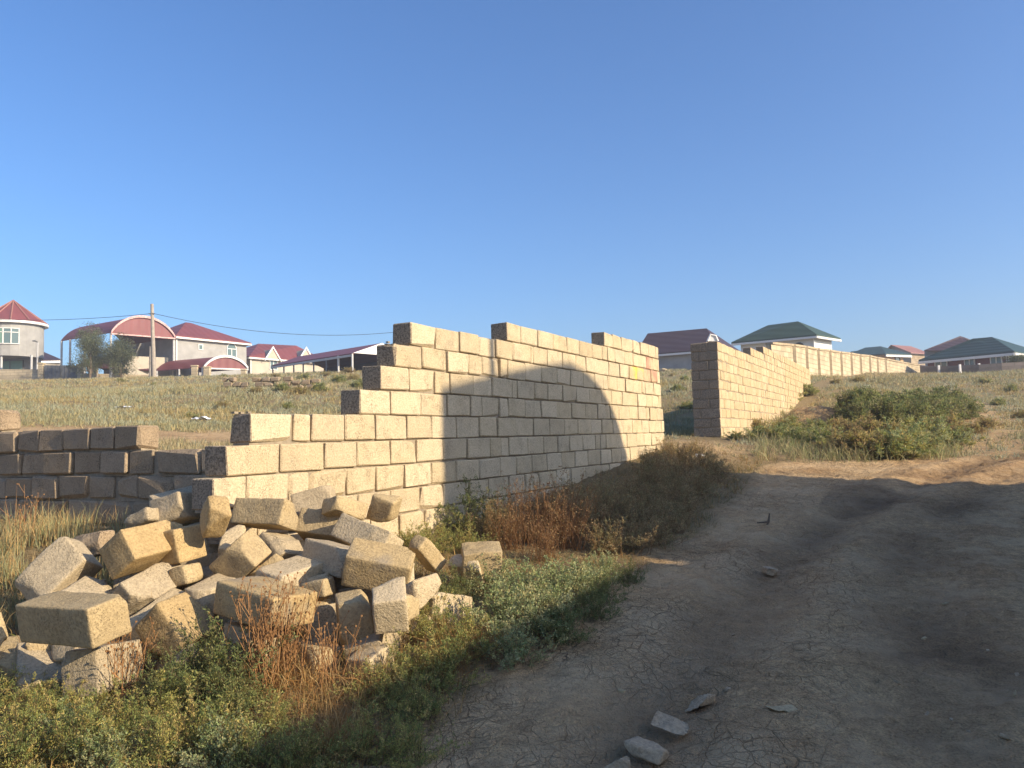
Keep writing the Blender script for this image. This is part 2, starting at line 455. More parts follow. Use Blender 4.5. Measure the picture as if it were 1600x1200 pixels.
M['lime_grey'] = limestone('grey_limestone', (.47, .38, .25), (.37, .29, .18), (.52, .43, .30), pit=.4, stain=.2)
M['mortar'] = plain('mortar', (.31, .255, .18), .95, .35, 22.0, bump=.01)
M['rock'] = limestone('road_stone', (.50, .38, .24), (.40, .29, .17), (.54, .42, .28), pit=.3, stain=.3)
M['leaf'] = leafy('leaves', .42)
M['blade'] = leafy('grass_blades', .3)
M['stem'] = plain('dry_stem', (.27, .15, .07), .8, .3, 12.0)
M['roof_red'] = plain('red_metal_roof', (.20, .06, .06), .5, .15, .6, rib=((.7, .7, 0), 9.0))
M['roof_maroon'] = plain('maroon_metal_roof', (.10, .03, .034), .5, .15, .6, rib=((.7, .7, 0), 9.0))
M['roof_brown'] = plain('brown_metal_roof', (.055, .032, .036), .5, .15, .6, rib=((.7, .7, 0), 9.0))
M['roof_green'] = plain('green_metal_roof', (.04, .072, .048), .5, .15, .6, rib=((.7, .7, 0), 9.0))
M['roof_teal'] = plain('dark_green_tile_roof', (.022, .055, .05), .5, .15, .6, rib=((.8, .6, 0), 14.0))
M['roof_pink'] = plain('faded_red_roof', (.32, .15, .12), .6, .2, .6, rib=((.7, .7, 0), 9.0))
M['plaster'] = plain('grey_plaster', (.34, .33, .31), .9, .22, 1.1, bump=.02)
M['plaster2'] = plain('cream_plaster', (.48, .42, .33), .9, .18, 1.1, bump=.02)
M['white_wall'] = plain('white_siding', (.8, .79, .76), .7, .06, 1.0, rib=((.8, .6, 0), 22.0))
M['white'] = plain('white_trim', (.72, .70, .66), .55, .05)
M['peach'] = plain('peach_wall', (.52, .34, .19), .9, .12, 1.0)
M['maroon_wall'] = plain('maroon_wall', (.14, .035, .038), .8, .1, 1.0)
M['glass'] = plain('window_glass', (.10, .15, .15), .08, 0, spec=.6)
M['curtain'] = plain('green_curtained_glass', (.17, .30, .22), .25, .1, spec=.5)
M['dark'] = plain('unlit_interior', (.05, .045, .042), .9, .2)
M['steel'] = plain('grey_painted_steel', (.13, .135, .14), .55, .25, 2.0)
M['pale_steel'] = plain('pale_painted_steel', (.5, .49, .47), .5, .1)
M['wood'] = plain('weathered_pole', (.36, .31, .25), .9, .3, 4.0)
M['wire'] = plain('black_cable', (.03, .03, .035), .6)
M['plastic'] = plain('white_plastic_scrap', (.72, .73, .74), .5, .1)
M['bark'] = plain('bark', (.16, .12, .08), .95, .3, 6.0)
M['block_cream'] = blockwork('cream_blockwork', (.56, .46, .30), (.33, .26, .17), .55, .24)
M['block_grey'] = blockwork('grey_blockwork', (.22, .18, .15), (.14, .12, .1), .5, .25)
M['block_tan'] = blockwork('tan_blockwork', (.46, .36, .23), (.3, .23, .15), .5, .25)
# ------------------------------------------------------------------ ground sheet
def axis(lo, hi, step, growth, lim_lo, lim_hi):
    a = list(np.arange(lo, hi + 1e-6, step))
    s = step
    while a[-1] < lim_hi: s *= growth; a.append(a[-1] + s)
    s = step; b = []; x = lo
    while x > lim_lo: s *= growth; x -= s; b.append(x)
    return np.array(b[::-1] + a)

def build_ground():
    ax = axis(-3.0, 6.5, .035, 1.05, -2500, 2500)
    ay = axis(2.4, 12.5, .035, 1.045, -2500, 2500)
    X, Y = np.meshgrid(ax, ay)
    x, y = X.ravel(), Y.ravel()
    z = ground(x, y)
    br = bare(x, y)
    near = 1 - sstep(25, 60, np.hypot(x, y))
    r1 = 1 - sstep(10, 20, np.hypot(x, y - 4))
    # wheel ruts: polylines in plan, from the foreground up the road
    wet = np.zeros_like(x); rut = np.zeros_like(x)
    for pts, w, dep in (([(at(960, 1230, 2.85)), at(1060, 1080, 3.7), at(1150, 960, 4.9), at(1220, 870, 6.2), at(1330, 800, 8.0), at(1500, 735, 11), at(1700, 700, 15)], .2, .04),
                        ([at(1500, 1230, 2.8), at(1480, 1050, 3.9), at(1420, 930, 5.3), at(1430, 850, 6.9), at(1520, 780, 9), at(1700, 720, 13)], .24, .022),
                        ([at(1120, 735, 11), at(1250, 742, 10.9), at(1400, 750, 10.5), at(1600, 745, 10.5)], .2, .02)):
        d = np.full_like(x, 1e9)
        for p, q in zip(pts[:-1], pts[1:]):
            e = (q - p)[:2]; L2 = e @ e
            t = np.clip(((x - p[0]) * e[0] + (y - p[1]) * e[1]) / L2, 0, 1)
            d = np.minimum(d, np.hypot(x - p[0] - t * e[0], y - p[1] - t * e[1]))
        d = d + .12 * fbm2(x, y, 1.5, 3, 31)
        rut += -dep * np.exp(-(d / w) ** 2) + dep * .65 * np.exp(-((d - 2.0 * w) / (w * .8)) ** 2)
        wet = np.maximum(wet, np.exp(-(d / (w * 1.5)) ** 2) * np.clip(.55 + .8 * fbm2(x, y, 1.1, 4, 12), 0, 1))
    z = z + rut * r1
    z = z + r1 * (.022 * fbm2(x, y, .9, 4, 1) + .020 * fbm2(x, y, 3.5, 4, 2) * (.35 + .65 * br) + .030 * np.abs(fbm2(x, y, 6.5, 4, 3)) + .020 * fbm2(x, y, 15.0, 3, 13))
    # clods along the churned strip
    cl = np.clip(fbm2(x, y, 7.0, 3, 9) - .12, 0, 1) * wet
    z = z + r1 * cl * .13
    z = z + (1 - r1) * near * (.10 * fbm2(x, y, .35, 3, 6) + .04 * fbm2(x, y, 1.4, 3, 16))
    wet = np.clip(wet + .55 * sstep(.12, .5, fbm2(x, y, .55, 4, 40)) * br * (sdist(x, y) > 2.8), 0, 1) * (y < 14)
    crk = r1 * sstep(3.9, 2.8, sdist(x, y) + .4 * fbm2(x, y, .7, 2, 70)) 
    nx, ny = len(ax), len(ay)
    i = np.arange(nx * ny).reshape(ny, nx)
    Fq = np.stack([i[:-1, :-1], i[:-1, 1:], i[1:, 1:], i[1:, :-1]], -1).reshape(-1, 4)
    me = fast_mesh('ground', np.stack([x, y, z], -1), Fq, np.stack([br, wet, crk], -1), smooth=True)
    me.materials.append(M['earth'])
    o = bpy.data.objects.new('ground', me); link(o); o['kind'] = 'structure'
    return o
build_ground()

# ------------------------------------------------------------------ masonry
def block_mesh(name, L, W, H, r, ch=.012, jit=.004, chip=.25):
    """chamfered block centred on the origin, 44 triangles, corners uneven"""
    hx, hy, hz = L / 2, W / 2, H / 2
    V = []
    for sx in (-1, 1):
        for sy in (-1, 1):
            for sz in (-1, 1):
                c = min(ch * r.uniform(.5, 1.6) * (3.2 if r.random() < chip * .4 else 1), .45 * min(L, W, H))
                p = np.array([sx * hx, sy * hy, sz * hz]) + r.normal(0, jit, 3)
                for axi in range(3):
                    q = p.copy()
                    for k in range(3):
                        if k != axi: q[k] -= (sx, sy, sz)[k] * c
                    V.append(q)
    idx = lambda sx, sy, sz, a: (((sx > 0) * 4 + (sy > 0) * 2 + (sz > 0)) * 3 + a)
    F = []
    def orient(f):
        P = np.array([V[i] for i in f]); n = np.cross(P[1] - P[0], P[2] - P[0])
        return f if n @ P.mean(0) > 0 else f[::-1]
    for a in range(3):
        b, c = (a + 1) % 3, (a + 2) % 3
        for s in (-1, 1):
            quad = []
            for sb, sc in ((-1, -1), (1, -1), (1, 1), (-1, 1)):
                t = [0, 0, 0]; t[a] = s; t[b] = sb; t[c] = sc; quad.append(idx(*t, a))
            F.append(orient(quad))
        # edges along axis a
        for sb in (-1, 1):
            for sc in (-1, 1):
                t0 = [0, 0, 0]; t0[b] = sb; t0[c] = sc; t1 = list(t0); t0[a] = -1; t1[a] = 1
                F.append(orient([idx(*t0, b), idx(*t1, b), idx(*t1, c), idx(*t0, c)]))
    for sx in (-1, 1):
        for sy in (-1, 1):
            for sz in (-1, 1):
                F.append(orient([idx(sx, sy, sz, 0), idx(sx, sy, sz, 1), idx(sx, sy, sz, 2)]))
    me = bpy.data.meshes.new(name); me.from_pydata([tuple(v) for v in V], [], [tuple(f) for f in F]); me.update()
    return me

def basis_matrix(ex, ey, ez, p):
    return Matrix(((ex[0], ey[0], ez[0], p[0]), (ex[1], ey[1], ez[1], p[1]), (ex[2], ey[2], ez[2], p[2]), (0, 0, 0, 1)))

UP = np.array([0, 0, 1.0])
def put_block(parent, p, ex, ey, L, W, H, m, r, tilt=.008, name='stone_block', **kw):
    me = block_mesh(name, L, W, H, r, **kw); me.materials.append(m)
    o = bpy.data.objects.new(name, me)
    mw = basis_matrix(ex, ey, UP, p) @ Matrix.Rotation(r.normal(0, tilt), 4, 'X') @ Matrix.Rotation(r.normal(0, tilt), 4, 'Z') @ Matrix.Rotation(r.normal(0, tilt * .6), 4, 'Y')
    link(o, parent)
    o.matrix_local = Matrix.Translation(-parent.location) @ mw
    return o

def zj(k, u): return 1.703 + .2 * k + .00477 * u          # height of the bed joint under course k of the long wall

def u_of(px, k):
    """distance along the long wall of a joint seen at picture column px in course k"""
    lo, hi = -2.0, 40.0
    for _ in range(50):
        mid = (lo + hi) / 2
        X = WN * WD0 + WD * mid; X[2] = zj(k, mid) + .1
        if proj(X)[0] < px: lo = mid
        else: hi = mid
    return lo

COURSES = {
 5: [943, 957.5, 971, 983, 989.8, 1000.6, 1012.8, 1023.8, 1028.8],
 4: [791.7, 814.4, 840.6, 864.4, 886, 906, 925.6, 941, 949, 961, 975.6, 989, 997.5, 1010.6, 1020.6, 1030],
 3: [640.8, 681, 718.8, 749, 775, 801, 828.8, 834, 856, 879, 899.8, 916, 934, 951.6, 968.5, 983, 995, 1006, 1017.5, 1027.5, 1031.5],
 2: [616, 659.8, 699, 733, 753.8, 780.6, 793.8, 821, 846.6, 870, 891.9, 912.5, 930, 943, 950, 965, 977.5, 990, 1003, 1008.8, 1021.6, 1033],
 1: [593.8, 640.6, 680, 704, 740.6, 769.8, 800, 808.8, 835.4, 856, 879.6, 900.6, 921, 939.6, 956, 972.5, 985, 997, 1009.8, 1019.4, 1030, 1034.4],
 0: [561.3, 611, 657.8, 698.8, 735.6, 753, 781, 794, 820.6, 845.6, 870, 893.5, 914.6, 933.8, 946.9, 953.8, 967, 983, 997.5, 1010, 1015.4, 1026.6, 1036.5],
 -1: [390.6, 458.8, 486.9, 540, 587.5, 636, 675.6, 714, 750, 776.9, 806, 833.8, 859, 882, 903.8, 923.8, 940.9, 958, 973.8, 988.8, 1003, 1014.4, 1025, 1033.8, 1037.5],
 -2: [352.5, 438.8, 507.5, 558.8, 611, 651.9, 693, 731, 766, 783.8, 795.6, 824.8, 850, 872, 890, 911, 931, 939, 947.5, 964, 980, 995, 1006, 1018, 1037.8],
 -3: [331.5, 386, 453, 485, 542.5, 589, 633, 673.8, 712.8, 749, 782, 807.5, 831, 855, 878, 899, 919, 938.8, 955.6, 970.6, 985, 1000, 1013, 1026, 1038.2],
 -4: [352, 404, 455, 510, 560, 612, 658, 693.8, 733.8, 764, 796, 821, 844, 870.6, 893, 915, 935, 953, 970, 985, 999, 1013, 1026, 1038.5],
 -5: [372, 425, 480, 530, 580, 625, 665, 702, 738, 770, 800, 826, 850, 873, 893, 913, 932, 950, 968, 985, 1000, 1015, 1028, 1039],
 -6: [395, 450, 500, 560, 610, 655, 700, 740, 772, 803, 830, 856, 880],
}
MW = empty('stone_wall', tuple(np.round(WN * WD0 + WD * 8 + np.array([0, 0, .6]), 3)), 'long unfinished wall of cream limestone blocks stepping up to ragged top courses behind the rubble pile', 'wall')
r = np.random.default_rng(3)
mort = MB()
BW = .19
for k, px in COURSES.items():
    us = [u_of(p, k) for p in px]
    for i in range(len(us) - 1):
        u0, u1 = us[i], us[i + 1]
        L = u1 - u0 - .017
        if L < .02: L = .02
        uc = (u0 + u1) / 2
        if gz(*(WN * WD0 + WD * uc)[:2]) > zj(k + 1, uc) - .02 and k < -3: continue
        wide = .035 if (k in (-1, -3) and i == 1 and k == -1) else 0
        p = WN * (WD0 - BW / 2 + r.normal(0, .004)) + WD * uc; p[2] = zj(k, uc) + .1 + r.normal(0, .0015)
        m = M['lime']
        xm = (px[i] + px[i + 1]) / 2
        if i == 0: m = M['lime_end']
        if k == 3 and 982 < xm < 1006: m = M['lime_yellow']
        elif (k == 3 and 1006 < xm < 1028) or (k == 4 and 1009 < xm < 1021): m = M['lime_red']
        put_block(MW, p, WD, -WN, max(L, .02), BW, .1872, m, r, chip=.22, ch=.007, tilt=.004, jit=.0025)
    a, b_ = us[0] + .018, us[-1] - .018
    o_ = WN * (WD0 - .026) + WD * a; o_[2] = zj(k, a) - .012
    top = .2 - .012 if k < 5 else .18
    e = WD * (b_ - a); e[2] = .00477 * (b_ - a)
    mort.box(o_, e, -WN * (BW - .05), UP * (top + .012))
mort.build('mortar', M['mortar'], MW, origin=MW.location)
# mortar lumps left on the step tops
lump = MB()
for k, px in ((-1, 400), (2, 618)):
    u = u_of(px, k)
    for _ in range(3):
        q = WN * (WD0 - r.uniform(.03, .16)) + WD * (u + r.uniform(-.1, .25)); q[2] = zj(k + 1 if k in (2, 3) else k + (1 if k == -1 else 0), u) - .002
        if k == 0: q = WN * (WD0 - r.uniform(.03, .16)) + WD * (u_of(500, -1) + r.uniform(-.2, .3)); q[2] = zj(0, u) - .002
        s = r.uniform(.012, .03)
        lump.box(q - np.array([s, s, 0]), WD * 2 * s, -WN * 1.6 * s, UP * s * .8)
lump.build('mortar_crumbs', M['mortar'], MW, origin=MW.location)

# --- short cross wall on the left, standing behind the end of the long one
def ul_of(px, z):
    lo, hi = -8.0, 3.0
    for _ in range(50):
        mid = (lo + hi) / 2; X = LN * LD0 + LE * mid; X[2] = z
        if proj(X)[0] < px: lo = mid
        else: hi = mid
    return lo
LC = {0: [-75, -38, -1], -1: [-90, -50, -12, 24, 60.8, 96.8, 138.8, 177.8, 218], -2: [-80, -44, -6, 32, 68, 112.5, 154.5, 198, 237, 311, 345],
      -3: [-115, -75, -35, 7.5, 49.5, 91.5, 137, 175.5, 215, 269, 312, 350], -4: [-100, -58, -17, 25, 59, 103.5, 150, 201.8, 240, 285, 330], -5: [-120, -75, -30, 12, 55, 100, 145, 190, 235, 280, 325]}
LW = empty('stone_wall', tuple(np.round(LN * LD0 + LE * -4 + np.array([0, 0, .7]), 3)), 'low dark weathered stone wall with chipped joints behind the dry grass, its face in shade', 'wall')
mort = MB()
for k, px in LC.items():
    z = 1.503 + .2 * (k + 1)
    us = [ul_of(p, z + .1) for p in px]
    for i in range(len(us) - 1):
        u0, u1 = us[i], us[i + 1]
        L = (u1 - u0) - r.uniform(.010, .025)
        if k == -2 and 237 <= px[i] < 250: L -= .05
        p = LN * (LD0 - .10 + r.normal(0, .007)) + LE * ((u0 + u1) / 2 + (.03 if (k == -2 and px[i] == 237) else 0)); p[2] = z + .1 + r.normal(0, .002)
        put_block(LW, p, LE, -LN, L, .20, r.uniform(.178, .188), M['lime_old'], r, tilt=.012, chip=.3, ch=.010, jit=.004)
    o_ = LN * (LD0 - .035) + LE * (us[0] + .02); o_[2] = z - .012
    mort.box(o_, LE * (us[-1] - us[0] - .045), -LN * .13, UP * (.195))
mort.build('mortar', M['mortar'], LW, origin=LW.location)

# --- second long wall beyond the gap, 57 cm thick with a bonded end
RW = empty('stone_wall', tuple(np.round(WN * RD0 + WD * 17 + np.array([0, 0, 1.2]), 3)), 'tall thick cream stone wall beyond the gap, its dark bonded end facing the road', 'wall')
def ur_of(px, z):
    lo, hi = 5.0, 80.0
    for _ in range(50):
        mid = (lo + hi) / 2; X = WN * RD0 + WD * mid; X[2] = z
        if proj(X)[0] < px: lo = mid
        else: hi = mid
    return lo
U0 = ur_of(1124, 2.4); U1 = ur_of(1266, 3.7)
Z0 = 3.455
allb = []
mort = MB()
for j in range(-12, 2):
    zb = Z0 + .2 * j
    ua = U0 if j < 0 else ur_of((1172.8, 1192.8)[j], zb + .1)
    u = ua
    even = (j % 2 == 0)
    first = True
    while u < U1 - .05:
        L = r.choice([.39, .39, .38, .3, .2]) if not first else (.19 if even else .39)
        if j >= 0: L = .38
        L = min(L, U1 - u)
        if gz(*(WN * RD0 + WD * (u + L / 2))[:2]) < zb + .19:
            allb.append((u, L, zb, first and j < 0, even))
        u += L + .02; first = False
    o_ = WN * (RD0 - .012) + WD * (ua + .02); o_[2] = zb - .012
    mort.box(o_, WD * (U1 - ua - .04), -WN * (.57 - .024 if j < 0 else .17), UP * (.196))
mort.build('mortar', M['mortar'], RW, origin=RW.location)
allb.sort(key=lambda q: q[0] - .15 * q[2])
rest = MB()
cnt = 0
for (u, L, zb, end, even) in allb:
    W = .19
    if end and even: W = .39
    p = WN * (RD0 - W / 2 + r.normal(0, .003)) + WD * (u + L / 2); p[2] = zb + .1
    if cnt < 270:
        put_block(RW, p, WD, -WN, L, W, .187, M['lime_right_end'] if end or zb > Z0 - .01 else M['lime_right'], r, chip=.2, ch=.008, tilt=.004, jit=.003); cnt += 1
        if end:
            W2 = .57 - W - .025; L2 = .39 if even else .19
            p2 = WN * (RD0 - .57 + W2 / 2) + WD * (u + L2 / 2); p2[2] = zb + .1
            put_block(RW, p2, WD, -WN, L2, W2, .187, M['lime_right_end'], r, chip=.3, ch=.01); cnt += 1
    else:
        q = p - WD * L / 2 + WN * W / 2 - UP * .0935
        rest.box(q, WD * L, -WN * W, UP * .187)
ro = rest.build('stone_block_courses', M['lime_right'], RW, origin=RW.location); ro['kind'] = 'stuff'

# --- old footing wall in the field: two courses of dark blocks
r = np.random.default_rng(11)
FWp = [at(x, y, Y) for x, y, Y in ((347, 604, 33.5), (395, 604, 33.2), (440, 603, 33), (500, 598, 32.8))]
FWo = empty('stone_wall', tuple(np.round(FWp[0] - UP * .4, 3)), 'ruined two course footing of dark old blocks lying in the grass field', 'wall')
for (p, q) in zip(FWp[:-1], FWp[1:]):
    e = q - p; Lt = math.hypot(e[0], e[1]); ex = np.array([e[0], e[1], 0]) / Lt; ey = np.array([-ex[1], ex[0], 0])
    for row in range(3):
        u = r.uniform(0, .15)
        while u < Lt - .3:
            L = r.choice([.38, .38, .3, .22])
            if row < 2 or r.random() < .55:
                pz = p[2] + (q[2] - p[2]) * u / Lt
                put_block(FWo, np.array([p[0], p[1], 0]) + ex * (u + L / 2) + UP * (pz - .12 + row * .2), ex, ey, L, .2, .185, M['lime_old'], r, tilt=.03, chip=.9, ch=.02)
            u += L + r.uniform(.015, .05)
# ------------------------------------------------------------------ houses
def lerp(a, b, t): return np.asarray(a) * (1 - t) + np.asarray(b) * t

def trim(mb, p, q, w=.12, h=.16):
    """gutter board along an eave"""
    p, q = np.asarray(p), np.asarray(q)
    d = q - p; d2 = np.array([d[0], d[1], 0]); d2 /= np.linalg.norm(d2); s = np.array([d2[1], -d2[0], 0]) * w
    mb.box(p - s / 2 - UP * h, d, s, UP * h)

def wall_slab(mb, p, q, zlo, zhi, t=.25):
    """upright wall between plan points p and q"""
    p = np.array([p[0], p[1], zlo]); q = np.array([q[0], q[1], zlo]); d = q - p
    s = np.array([-d[1], d[0], 0]); s = s / np.linalg.norm(s) * t
    mb.box(p, d, s, UP * (zhi - zlo))

def window(parent, c, ex, n, w, h, arch=False, frame=M['white'], pane=M['glass'], bars=1, sill=False):
    """framed window centred at c on a wall with running direction ex and outward normal n"""
    fr = MB(); t = .07; o = c + n * .0
    ey = UP
    def bar(x0, x1, y0, y1, d0, d1, mb):
        mb.box(o + ex * x0 + ey * y0 + n * d0, ex * (x1 - x0), n * (d1 - d0), ey * (y1 - y0))
    bar(-w / 2, -w / 2 + t, -h / 2, h / 2, -.03, .07, fr); bar(w / 2 - t, w / 2, -h / 2, h / 2, -.03, .07, fr)
    bar(-w / 2 + t, w / 2 - t, -h / 2, -h / 2 + t, -.03, .066, fr); bar(-w / 2 + t, w / 2 - t, h / 2 - t, h / 2, -.03, .066, fr)
    for i in range(bars):
        x = -w / 2 + w * (i + 1) / (bars + 1)
        bar(x - t / 2, x + t / 2, -h / 2 + t, h / 2 - t, -.02, .06, fr)
    if arch:
        m = 10
        for i in range(m):
            a0, a1 = math.pi * i / m, math.pi * (i + 1) / m
            P = [o + ex * (rr * math.cos(a)) + ey * (h / 2 + rr * math.sin(a)) for a, rr in ((a0, w / 2), (a1, w / 2), (a1, w / 2 - t), (a0, w / 2 - t))]
            fr.sheet([p - n * .03 for p in P], n * .1)
    f = fr.build('window', frame, parent, origin=c)
    pn = MB(); bar(-w / 2 + t, w / 2 - t, -h / 2 + t, h / 2 - t, -.02, .03, pn)
    if arch:
        pn.sheet([o + ex * ((w / 2 - t) * math.cos(math.pi * i / 10)) + ey * (h / 2 + (w / 2 - t) * math.sin(math.pi * i / 10)) - n * .02 for i in range(11)], n * .05)
    po = pn.build('pane', pane, None, origin=c); po.parent = f; po.location = (0, 0, 0)
    return f

def hip_roof(eaves, ridge, z_t=.12):
    """eaves: 4 corner points ordered; ridge: 2 points (first nearest to edge 3-0, second to edge 1-2)"""
    mb = MB(); a, b, c, d = eaves; r0, r1 = ridge; t = -UP * z_t
    for poly in ([a, b, r1, r0], [b, c, r1], [c, d, r0, r1], [d, a, r0]):
        mb.sheet(poly, t)
    return mb

def to_h(px, py, zh):
    """point on the ray of a pixel at height zh"""
    d = ray(px, py); return CP + d * ((zh - EYE) / d[2])

# ---- A: grey house with round bay, far left
cA = at(18, 540, 78.0); zb = cA[2]
HA = empty('bay_house', tuple(np.round([cA[0], cA[1], gz(cA[0], cA[1])], 2)), 'grey plastered house with round bay and pointed red tiled roof beside the cream fence', 'house')
zE = at(18, 506, 78)[2]; zBt = at(18, 560, 78)[2]; zA = at(20, 470, 78)[2]; zG = HA.location[2] - .6
Rb = 2.75
def ring(R, z, n=24): return [np.array([cA[0] + R * math.cos(2 * math.pi * i / n), cA[1] + R * math.sin(2 * math.pi * i / n), z]) for i in range(n)]
mb = MB(); n = 24
mb.add(ring(Rb, zBt) + ring(Rb, zE), [tuple(range(n))[::-1], tuple(range(n, 2 * n))] + [(i, (i + 1) % n, n + (i + 1) % n, n + i) for i in range(n)])
mb.build('bay_wall', M['plaster'], HA, origin=HA.location)
mb = MB(); wall_slab(mb, (cA[0] - 8, cA[1] + .6), (cA[0] + 2.4, cA[1] + .6), zG, zBt - .003, .3); mb.box((cA[0] - 8, cA[1] + 1.0, zBt + .003), (6.2, 0, 0), (0, 5, 0), (0, 0, zE - zBt - .01))
mb.build('wall', M['plaster'], HA, origin=HA.location)
mb = MB(); m = 12; R2 = ring(Rb + .35, zE, m); ap = np.array([cA[0] + .1, cA[1], zA])
for i in range(m): mb.sheet([R2[i], R2[(i + 1) % m], ap], -UP * .1)
rf = mb.build('roof', M['roof_red'], HA, origin=HA.location)
mb = MB()
for i in range(m): mb.tube([R2[i] + UP * .03, ap + UP * .05], .07, 5)
rp = mb.build('ridge_cap', M['roof_pink'], None, origin=HA.location); rp.parent = rf; rp.location = (0, 0, 0)
mb = MB(); mb.sheet([(cA[0] - 9, cA[1] + 1, zE), (cA[0] - .9, cA[1] + 1.5, zE), (cA[0] - 3.0, cA[1] + 4, zA - .15), (cA[0] - 8, cA[1] + 4, zA - .15)], (0, 0, -.1))
mb.build('roof', M['roof_red'], HA, origin=HA.location)
mb = MB(); A_ = ring(Rb + .4, zE - .25, 24); B_ = ring(Rb + .4, zE - .02, 24); C_ = ring(Rb + .05, zE - .25, 24)
mb.add(A_ + B_ + C_, [(i, (i + 1) % n, n + (i + 1) % n, n + i) for i in range(n)] + [(i, 2 * n + i, 2 * n + (i + 1) % n, (i + 1) % n) for i in range(n)])
mb.build('gutter', M['white'], HA, origin=HA.location)
for i, (x0, x1) in enumerate(((11.5, 20.5), (21.5, 31.5), (32.5, 41), (41.8, 48.5))):
    xa = at((x0 + x1) / 2, 523, 78)[0] - cA[0]; al = math.asin(max(-.99, min(.99, xa / (Rb + .02))))
    nn = np.array([math.sin(al), -math.cos(al), 0]); ex = np.array([math.cos(al), math.sin(al), 0])
    c = np.array([cA[0], cA[1], 0]) + nn * (Rb + .03); zc = at(30, 523.5, 78 - Rb)[2]; c[2] = zc
    w = .72
    window(HA, c, ex, nn, w, 1.55, bars=0, pane=M['curtain'] if i < 2 else M['glass'])
    tb = MB(); tb.box(c - ex * w / 2 + UP * .32 + nn * .03, ex * w, nn * .04, UP * .07); tb.build('transom', M['white'], HA, origin=c)
for x in (2, 49):
    p = at(x, 570, 75.6); mb = MB(); mb.tube([(p[0], p[1], zG), (p[0], p[1], zBt)], .11, 8); mb.build('post', M['pale_steel'], HA, origin=p)
window(HA, at(16, 570, 78.4) - np.array([0, .0, .1]), np.array([1.0, 0, 0]), np.array([0, -1.0, 0]), 2.6, 1.1, bars=1, frame=M['steel'], pane=M['curtain'])

# lamp post at the corner of the fence
p = at(57.5, 590, 73.5); q = at(59, 535, 73.5)
lp = empty('street_lamp', tuple(np.round(p - UP * .5, 2)), 'thin grey lamp post by the cream fence of the bay house', 'lamp post')
mb = MB(); mb.tube([p - UP * .5, q], [.09, .06], 8); mb.build('post', M['pale_steel'], lp, origin=lp.location)
mb = MB(); mb.tube([q, q + np.array([-.12, -.2, .12]), q + np.array([-.3, -.35, .1])], [.05, .08, .05], 8); mb.build('lamp_head', M['steel'], lp, origin=lp.location)

# ---- cream fence, gate, low wall
def fence_run(pts, top, label, mt, coping=None, piers=(), t=.25, cat='fence', group=None):
    """pts: (px, py_top, Y) along the run, built down into the ground"""
    P = [at(x, y, Y) for x, y, Y in pts]
    root = empty('masonry_fence', tuple(np.round([P[0][0], P[0][1], gz(P[0][0], P[0][1])], 2)), label, cat, group)
    for a, b in zip(P[:-1], P[1:]):
        zl = min(gz(a[0], a[1]), gz(b[0], b[1])) - .8
        mb = MB(); e = b - a; s = np.array([-e[1], e[0], 0]); s = s / np.linalg.norm(s) * t
        mb.hexa([(a[0], a[1], zl), (b[0], b[1], zl), (b[0] + s[0], b[1] + s[1], zl), (a[0] + s[0], a[1] + s[1], zl), a, b, b + s, a + s])
        mb.build('panel', mt, root, origin=a)
    return root, P
F1, _ = fence_run([(-60, 577, 73), (68, 577, 72.6)], 0, 'low cream block fence before the round bay house', M['block_cream'])
def pier(parent, px, ytop, Y, w, mt, ybase=None):
    p = at(px, ytop, Y); zl = gz(p[0], p[1]) - .8
    mb = MB(); mb.box((p[0] - w / 2, p[1] - w / 2, zl), (w, 0, 0), (0, w, 0), (0, 0, p[2] - zl))
    mb.box((p[0] - w / 2 - .05, p[1] - w / 2 - .05, p[2] + .002), (w + .1, 0, 0), (0, w + .1, 0), (0, 0, .12))
    return mb.build('gate_pier', mt, parent, origin=p)
pier(F1, 65, 569, 72.5, .42, M['block_cream'])
a, b = at(69, 570.5, 72.4), at(121.5, 571, 72.4)
GT = empty('gate', tuple(np.round([a[0], a[1], gz(a[0], a[1])], 2)), 'wide dark grey metal gate between two cream piers', 'gate')
for i in range(2):
    p, q = lerp(a, b, i / 2 + .004), lerp(a, b, (i + 1) / 2 - .004)
    mb = MB(); zl = gz(p[0], p[1]) - .3; mb.box((p[0], p[1], zl), q - p, (0, .06, 0), (0, 0, p[2] - zl)); lf = mb.build('gate_leaf', M['steel'], GT, origin=p)
    mb = MB()
    for k in range(5):
        s_ = lerp(p, q, (k + .05) / 4.2); mb.box((s_[0], s_[1] - .035, zl), (.05, 0, 0), (0, .03, 0), (0, 0, p[2] - zl - .01))
    x = mb.build('stile', M['steel'], None, origin=p); x.parent = lf; x.location = (0, 0, 0)
F2, P2 = fence_run([(122, 583, 72.4), (197, 585, 72.8), (238, 586, 73)], 0, 'low cream block wall with short piers under the brown shed roof', M['block_cream'])
for px, yt in ((126, 571), (148.5, 573), (193, 576)): pier(F2, px, yt, 72.3, .4, M['block_cream'])

